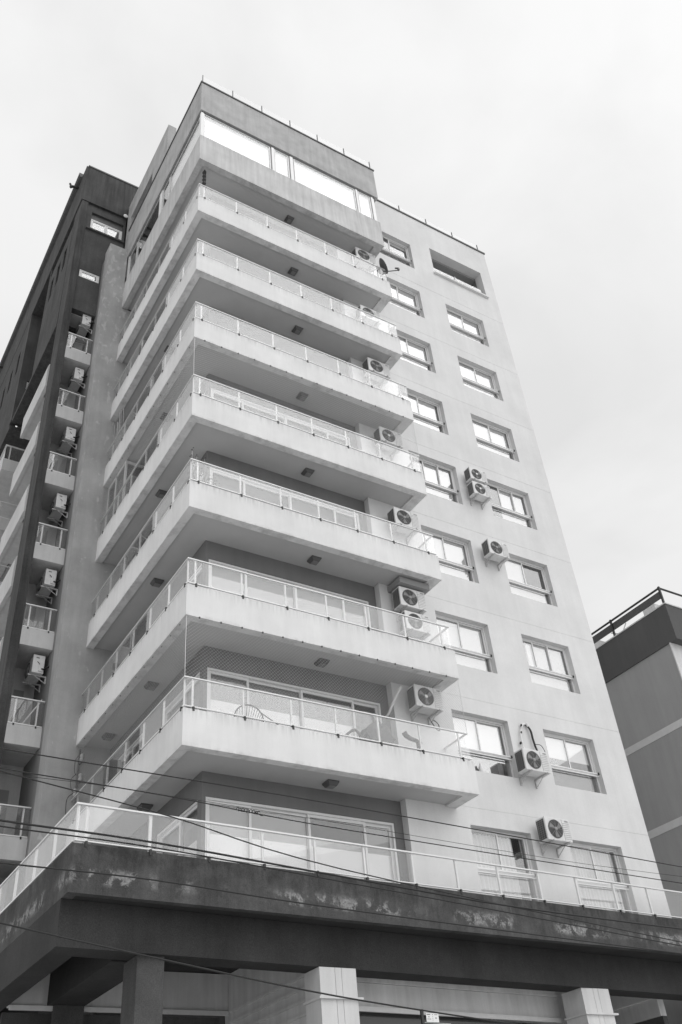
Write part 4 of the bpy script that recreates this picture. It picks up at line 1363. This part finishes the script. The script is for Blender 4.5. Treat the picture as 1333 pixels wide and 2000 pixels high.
# exercise bicycle
eb = thing('exercise_bicycle', 'dark saddle on a post behind the netted railing', 'exercise bicycle', (5.72, 0.5, zk(0) + FL))
m = MB(); m.tube([(0.14, 0, 0.0), (0.12, 0, 1.02)], 0.05, 8)
obj('post', m, M['black_metal'], eb)
m = MB(); m.tube([(-0.24, 0, 1.22), (-0.19, 0, 1.14), (-0.08, 0, 1.09), (0.06, 0, 1.07), (0.2, 0, 1.02)], 0.06, 8, True, 0.04)
obj('saddle', m, M['cloth_dark'], eb, smooth=True)
m = MB(); m.box(-0.35, 0.3, -0.04, 0.04, 0.0, 0.06); m.tube([(0.13, 0, 0.3), (-0.3, 0, 0.06)], 0.03, 6)
obj('base', m, M['black_metal'], eb)
# spiky plant in a pot
pl = thing('spiky_plant', 'spiky rosette plant behind the glass at the balcony end', 'potted plant', (6.28, 0.36, zk(2) + FL))
m = MB(); m.lathe([(0.10, 0), (0.15, 0.28), (0.16, 0.30), (0.13, 0.30)], (0, 0, 0), 'z', 16)
obj('pot', m, M['lamp_glass'], pl)
obj('stem', MB().tube([(0, 0, 0.3), (0.02, 0, 0.62)], 0.03, 6), M['stick'], pl)
m = MB()
for i in range(54):
    t = random.random() * 2 * PI; e = random.uniform(-0.5, 1.2); Lf = random.uniform(0.26, 0.40)
    d = Vector((math.cos(t) * math.cos(e), math.sin(t) * math.cos(e) * 0.7, math.sin(e)))
    s_ = d.cross(Vector((0, 0, 1))).normalized() * 0.014
    o0 = Vector((0.02, 0, 0.62))
    m.quad(o0 - s_, o0 + s_, o0 + d * Lf * 0.6 + s_ * 0.8 + Vector((0, 0, -0.01)), o0 + d * Lf + Vector((0, 0, -0.05)), o0 + d * Lf * 0.6 - s_ * 0.8 + Vector((0, 0, -0.01)))
obj('leaves', m, M['leaf'], pl)
# small spiky plant near the dish
pl = thing('agave_plant', 'little spiky plant by the satellite dish', 'potted plant', (6.35, 0.28, zk(6) + FL))
m = MB(); m.lathe([(0.08, 0), (0.12, 0.3), (0.12, 0.7), (0.1, 0.72)], (0, 0, 0), 'z', 14)
obj('pot', m, M['lamp_glass'], pl)
m = MB()
for i in range(26):
    t = random.random() * 2 * PI; e = random.uniform(0.1, 1.4); Lf = random.uniform(0.5, 0.75)
    d = Vector((math.cos(t) * math.cos(e), math.sin(t) * math.cos(e) * 0.6, math.sin(e)))
    s_ = d.cross(Vector((0, 0, 1))).normalized() * 0.012
    o0 = Vector((0, 0, 0.72))
    m.quad(o0 - s_, o0 + s_, o0 + d * Lf)
obj('leaves', m, M['leaf'], pl)
# trailing plant at the corner
pl = thing('trailing_plant', 'wispy climbing plant at the balcony corner, thin pale stems', 'potted plant', (0.42, 0.42, zk(2) + FL))
m = MB(); m.box(-0.28, 0.55, -0.12, 0.12, 0, 0.36)
obj('planter', m, M['lamp_glass'], pl)
m, ml = MB(), MB()
for i in range(34):
    x = random.uniform(-0.26, 0.5); hgt = random.uniform(0.5, 1.35) if x < 0.3 else random.uniform(0.5, 0.95)
    if x < -0.12: hgt += random.uniform(0.2, 0.8)
    p = [Vector((x, random.uniform(-0.1, 0.1), 0.36))]
    for j in range(6):
        p.append(p[-1] + Vector((random.uniform(-0.06, 0.06), random.uniform(-0.05, 0.05), hgt / 6)))
    m.tube(p, 0.004, 3, False)
    for q in p[2:]:
        for _ in range(3):
            d = Vector((random.uniform(-1, 1), random.uniform(-1, 1), random.uniform(-.3, .8))).normalized() * 0.05
            s_ = d.cross(Vector((0, 0, 1))).normalized() * 0.014
            ml.quad(q, q + d * 0.5 + s_, q + d, q + d * 0.5 - s_)
obj('stems', m, M['stick'], pl); obj('leaves', ml, M['leaf'], pl)
# bundle of canes
cn = thing('cane_bundle', 'bundle of tall pale canes leaning at the far end of a balcony by the pier', 'canes', (0.4, 6.35, zk(4) + FL))
for i in range(11):
    f_ = i / 10 - 0.5
    obj('cane', MB().tube([(-0.05 + 0.08 * random.random(), 0.05 - 0.12 * f_, 0), (-0.30 + 0.10 * random.random(), -0.05 - 1.0 * f_ + 0.05 * random.random(), 2.15 + 0.4 * random.random())], 0.013, 6), M['stick'], cn)
m = MB(); m.lathe([(0.15, 0), (0.2, 0.3), (0.2, 0.32)], (0, 0.05, 0), 'z', 16); obj('pot', m, M['lamp_glass'], cn)
# hanging ornament
hc = thing('hanging_chain', 'dark chain ornament hanging from the soffit above the top balcony corner', 'ornament', (0.32, 0.32, zk(7) + 0.04))
m = MB(); m.tube([(0, 0, 0), (0.01, 0, -0.9)], 0.008, 5)
obj('cord', m, M['cable'], hc)
m = MB()
for i in range(13):
    z = -0.06 - i * 0.065; r = 0.03 + 0.018 * ((i * 7) % 3)
    m.lathe([(0.004, -r * 0.8), (r, -r * 0.25), (r, r * 0.25), (0.004, r * 0.8)], (0.012 * math.sin(i * 2.1), 0, z), 'z', 7)
obj('beads', m, M['cloth_dark'], hc)
# satellite dish
sd = thing('satellite_dish', 'dark satellite dish with feed arm at the end of the highest open balcony', 'satellite dish', (6.74, 0.10, zk(6) + RZ1))
prof = [(0.0, 0.0), (0.12, 0.012), (0.22, 0.045), (0.30, 0.085), (0.302, 0.078), (0.22, 0.035), (0.12, 0.0), (0.0, -0.012)]
m = MB(); m.lathe([(max(r, 0.002), h) for r, h in prof], (0, 0, 0), 'x', 28)
dish = obj('reflector', m, M['lamp_metal'], sd, (0.0, -0.02, 0.16), smooth=True)
dish.rotation_euler = (0, math.radians(-22), math.radians(-38))
dish.scale = (1, 0.9, 1.05)
m = MB(); m.tube([(0.02, -0.03, -0.10), (0.42, -0.36, -0.16)], 0.018, 6); m.box(0.39, 0.45, -0.40, -0.34, -0.17, -0.06); m.tube([(0.42, -0.37, -0.07), (0.33, -0.31, -0.04)], 0.03, 7)
obj('feed_arm', m, M['lamp_metal'], sd)
m = MB(); m.tube([(0, 0, 0.12), (-0.12, 0.08, 0.02), (-0.14, 0.08, -0.6)], 0.02, 6); m.tube([(-0.03, 0.02, 0.16), (-0.4, 0.25, -0.1)], 0.008, 5)
obj('mast', m, M['lamp_metal'], sd)
# glazed corner of the middle balcony (enclosure at the pier end)
ge = thing('glazed_enclosure', 'white framed window enclosure at the pier end of a netted balcony', 'window enclosure', (0.16, 5.2, zk(3) + FL))
fr = MB()
for y in (0.0, 0.75, 1.40): fr.box(0, 0.06, y, y + 0.06, 0, 2.56)
fr.box(0, 0.05, 0.061, 1.399, 2.46, 2.56); fr.box(0.061, 0.68, 0, 0.06, 2.46, 2.56); fr.box(0.62, 0.68, 0, 0.06, 0, 2.459)
obj('frame', fr, M['white_metal'], ge)
for a, b in ((0.061, 0.749), (0.811, 1.399)):
    obj('pane', MB().box(0.02, 0.028, a, b, 0.02, 2.455), M['pane_dk'], ge)
obj('pane', MB().box(0.061, 0.619, 0.02, 0.028, 0.02, 2.455), M['pane_dk'], ge)
# white bottle on a sill
m = MB(); m.lathe([(0.06, 0), (0.065, 0.02), (0.06, 0.16), (0.03, 0.2), (0.03, 0.24), (0.02, 0.25)], (0, 0, 0), 'z', 14)
tag(obj('bottle', m, M['hose_white'], None, (7.95, FY + 0.1, zk(0) + 1.002), smooth=True), 'small white bottle standing on the window sill beside the lowest balcony', 'bottle')
# drying rack visible through the side glass
m = MB()
for z in (0.0, 0.35): m.tube([(-0.1, 3.2, z + 1.0), (0.25, 3.35, z + 1.0)], 0.012, 5)
for y in (3.2, 3.35): m.tube([(0.1, y, 0), (0.1, y, 1.4)], 0.012, 5)
tag(obj('drying_rack', m, M['white_metal'], None, (0.25, 0.2, zk(2) + FL)), 'white wire drying rack behind the left side railing', 'drying rack')
m = MB(); m.tube([(0, 0, 0), (0.75, 0.15, 1.35)], 0.02, 6)
tag(obj('leaning_pole', m, M['white_metal'], None, (-1.42, 7.7, zk(1) + 0.35)), 'pale pole leaning inside the lowest small balcony by the pier', 'pole')

# ------------------------------------------------------------------ insulators at the pier
ins = thing('insulator_rack', 'rack of three porcelain insulators on the pier corner above the cables', 'insulator rack', (0.12, 6.55, 10.4))
obj('rack_bar', MB().box(-0.03, 0.0, 0.06, 0.125, -0.15, 1.25), M['lamp_metal'], ins)
for i, (dx, z) in enumerate(((0.02, 1.0), (0.03, 0.5), (-0.07, 0.1))):
    s_ = obj('insulator', MB().lathe([(0.02, -0.1), (0.055, -0.08), (0.06, -0.03), (0.035, 0.0), (0.06, 0.03), (0.055, 0.08), (0.02, 0.1)], (0, 0, 0), 'z', 14), M['porcelain'], ins, (dx, -0.02, z), smooth=True)
    obj('arm', MB().tube([(0, 0, -0.13), (0, 0, 0.13)], 0.012, 5).tube([(0, 0, -0.13), (-0.02, 0.1, -0.13)], 0.018, 5), M['lamp_metal'], s_)
m = MB()
m.tube(curve_pts([(-0.02, -0.02, 1.1), (-0.14, -0.04, 0.9), (-0.13, -0.03, 0.6), (-0.05, -0.05, 0.5)], 6), 0.006, 4)
m.tube(curve_pts([(-0.05, -0.02, 0.6), (-0.2, -0.04, 0.4), (-0.16, -0.03, 0.15), (-0.08, -0.05, 0.1)], 6), 0.006, 4)
m.tube(curve_pts([(-0.08, -0.05, 0.1), (-0.25, -0.04, -0.1), (-0.22, -0.03, -0.6)], 6), 0.008, 4)
obj('lead_wire', m, M['cable'], ins)

# ------------------------------------------------------------------ street cables in front of the building
def cable(label, pts, r, y=-5.0, sag=0.0):
    # pts: (x, z) where the cable passes; carried on beyond both ends
    pts = list(pts)
    (xa, za), (xb, zb) = pts[0], pts[1]
    s0 = (zb - za) / (xb - xa)
    (xc, zc), (xd, zd) = pts[-2], pts[-1]
    s1 = (zd - zc) / (xd - xc)
    pre = [(xa - d, za - s0 * d + 0.006 * d * d) for d in (14, 9, 5, 2)]
    post = [(xd + d, zd + s1 * d + 0.006 * d * d) for d in (2, 5, 9, 14)]
    P = curve_pts([(x, y, z) for x, z in pre + pts + post], 6)
    m = MB(); m.tube(P, r * 0.72, 6, False)
    return tag(obj('overhead_cable', m, M['cable'], smooth=True), label, 'cable', 'cables strung in front of the building')
cable('uppermost thin cable, crossing just below the lowest balcony corner', [(-4.22, 6.07), (0.11, 6.0), (6.41, 5.82)], 0.010)
cable('thin cable with a coil of tie wire, in front of the terrace doors', [(-4.18, 5.85), (-2.23, 5.80), (0.08, 5.69), (6.3, 5.56)], 0.009)
cable('cable dropping steeply from upper left across the terrace glass', [(-4.18, 5.82), (-2.24, 5.57), (0.04, 5.19), (5.9, 4.68)], 0.010)
cable('thick cable of the close pair level with the terrace rail', [(-4.1, 5.295), (-2.41, 5.25), (0.03, 5.10), (2.68, 4.95), (5.99, 4.87)], 0.016)
cable('thinner lower cable of the close pair level with the terrace rail', [(-4.09, 5.235), (-2.41, 5.195), (0.02, 5.04), (2.68, 4.86), (5.99, 4.62)], 0.011)
cable('cable running along the dark terrace fascia', [(-4.04, 4.87), (-2.39, 4.845), (-0.01, 4.72), (5.83, 4.52)], 0.012)
cable('lowest cable, passing in front of the columns', [(-3.95, 4.3), (-2.17, 4.04), (-0.14, 3.77), (2.35, 3.54)], 0.013)
cable('hair thin wire high in front of the left balconies', [(-4.18, 5.84), (-3.0, 5.86), (-1.6, 5.84), (0.34, 5.80), (2.93, 5.73)], 0.004, -4.9)
# tie wire wound on the second cable
m = MB()
p = []
for i in range(60):
    x = -1.38 + 0.30 * i / 59
    rr = 0.012 + 0.012 * abs(math.sin(i * 0.31))
    p.append((x, -5.0 + rr * math.cos(i * 0.9), 5.765 - 0.05 * (x + 1.38) + rr * math.sin(i * 0.9)))
m.tube(p, 0.005, 4, False)
m.tube([(-1.13, -5.0, 5.75), (-1.05, -5.02, 5.71), (-1.0, -5.0, 5.74)], 0.005, 4)
tag(obj('tie_wire', m, M['cable']), 'coil of tie wire wound around a cable in front of the terrace', 'wire')

# ------------------------------------------------------------------ sign at the bottom edge
sg = thing('street_notice', 'small white printed notice on a dark post below the shop fascia', 'sign', (4.70, 0.0, 0.12))
obj('post', MB().box(-0.035, 0.015, -0.02, 0.02, 0, 4.60), M['black_metal'], sg)
pt_ = obj('notice_board', MB().box(0.07, 0.34, -0.012, -0.004, 4.40, 4.54), M['paper'], sg)
obj('rod', MB().tube([(0.0, 0, 4.555), (0.34, 0, 4.555)], 0.008, 5).tube([(0.0, 0, 4.395), (0.6, 0, 4.38)], 0.006, 5), M['galv'], sg)
m = MB()
for (x, z, w_, h_) in ((0.085, 4.515, 0.075, 0.012), (0.20, 4.515, 0.02, 0.008), (0.25, 4.515, 0.07, 0.008), (0.11, 4.477, 0.03, 0.01), (0.20, 4.482, 0.015, 0.007), (0.09, 4.445, 0.08, 0.007), (0.20, 4.455, 0.015, 0.007), (0.26, 4.46, 0.04, 0.012), (0.20, 4.43, 0.015, 0.007)):
    m.box(x, x + w_, -0.0145, -0.0125, z, z + h_)
obj('print', m, M['print'], pt_)
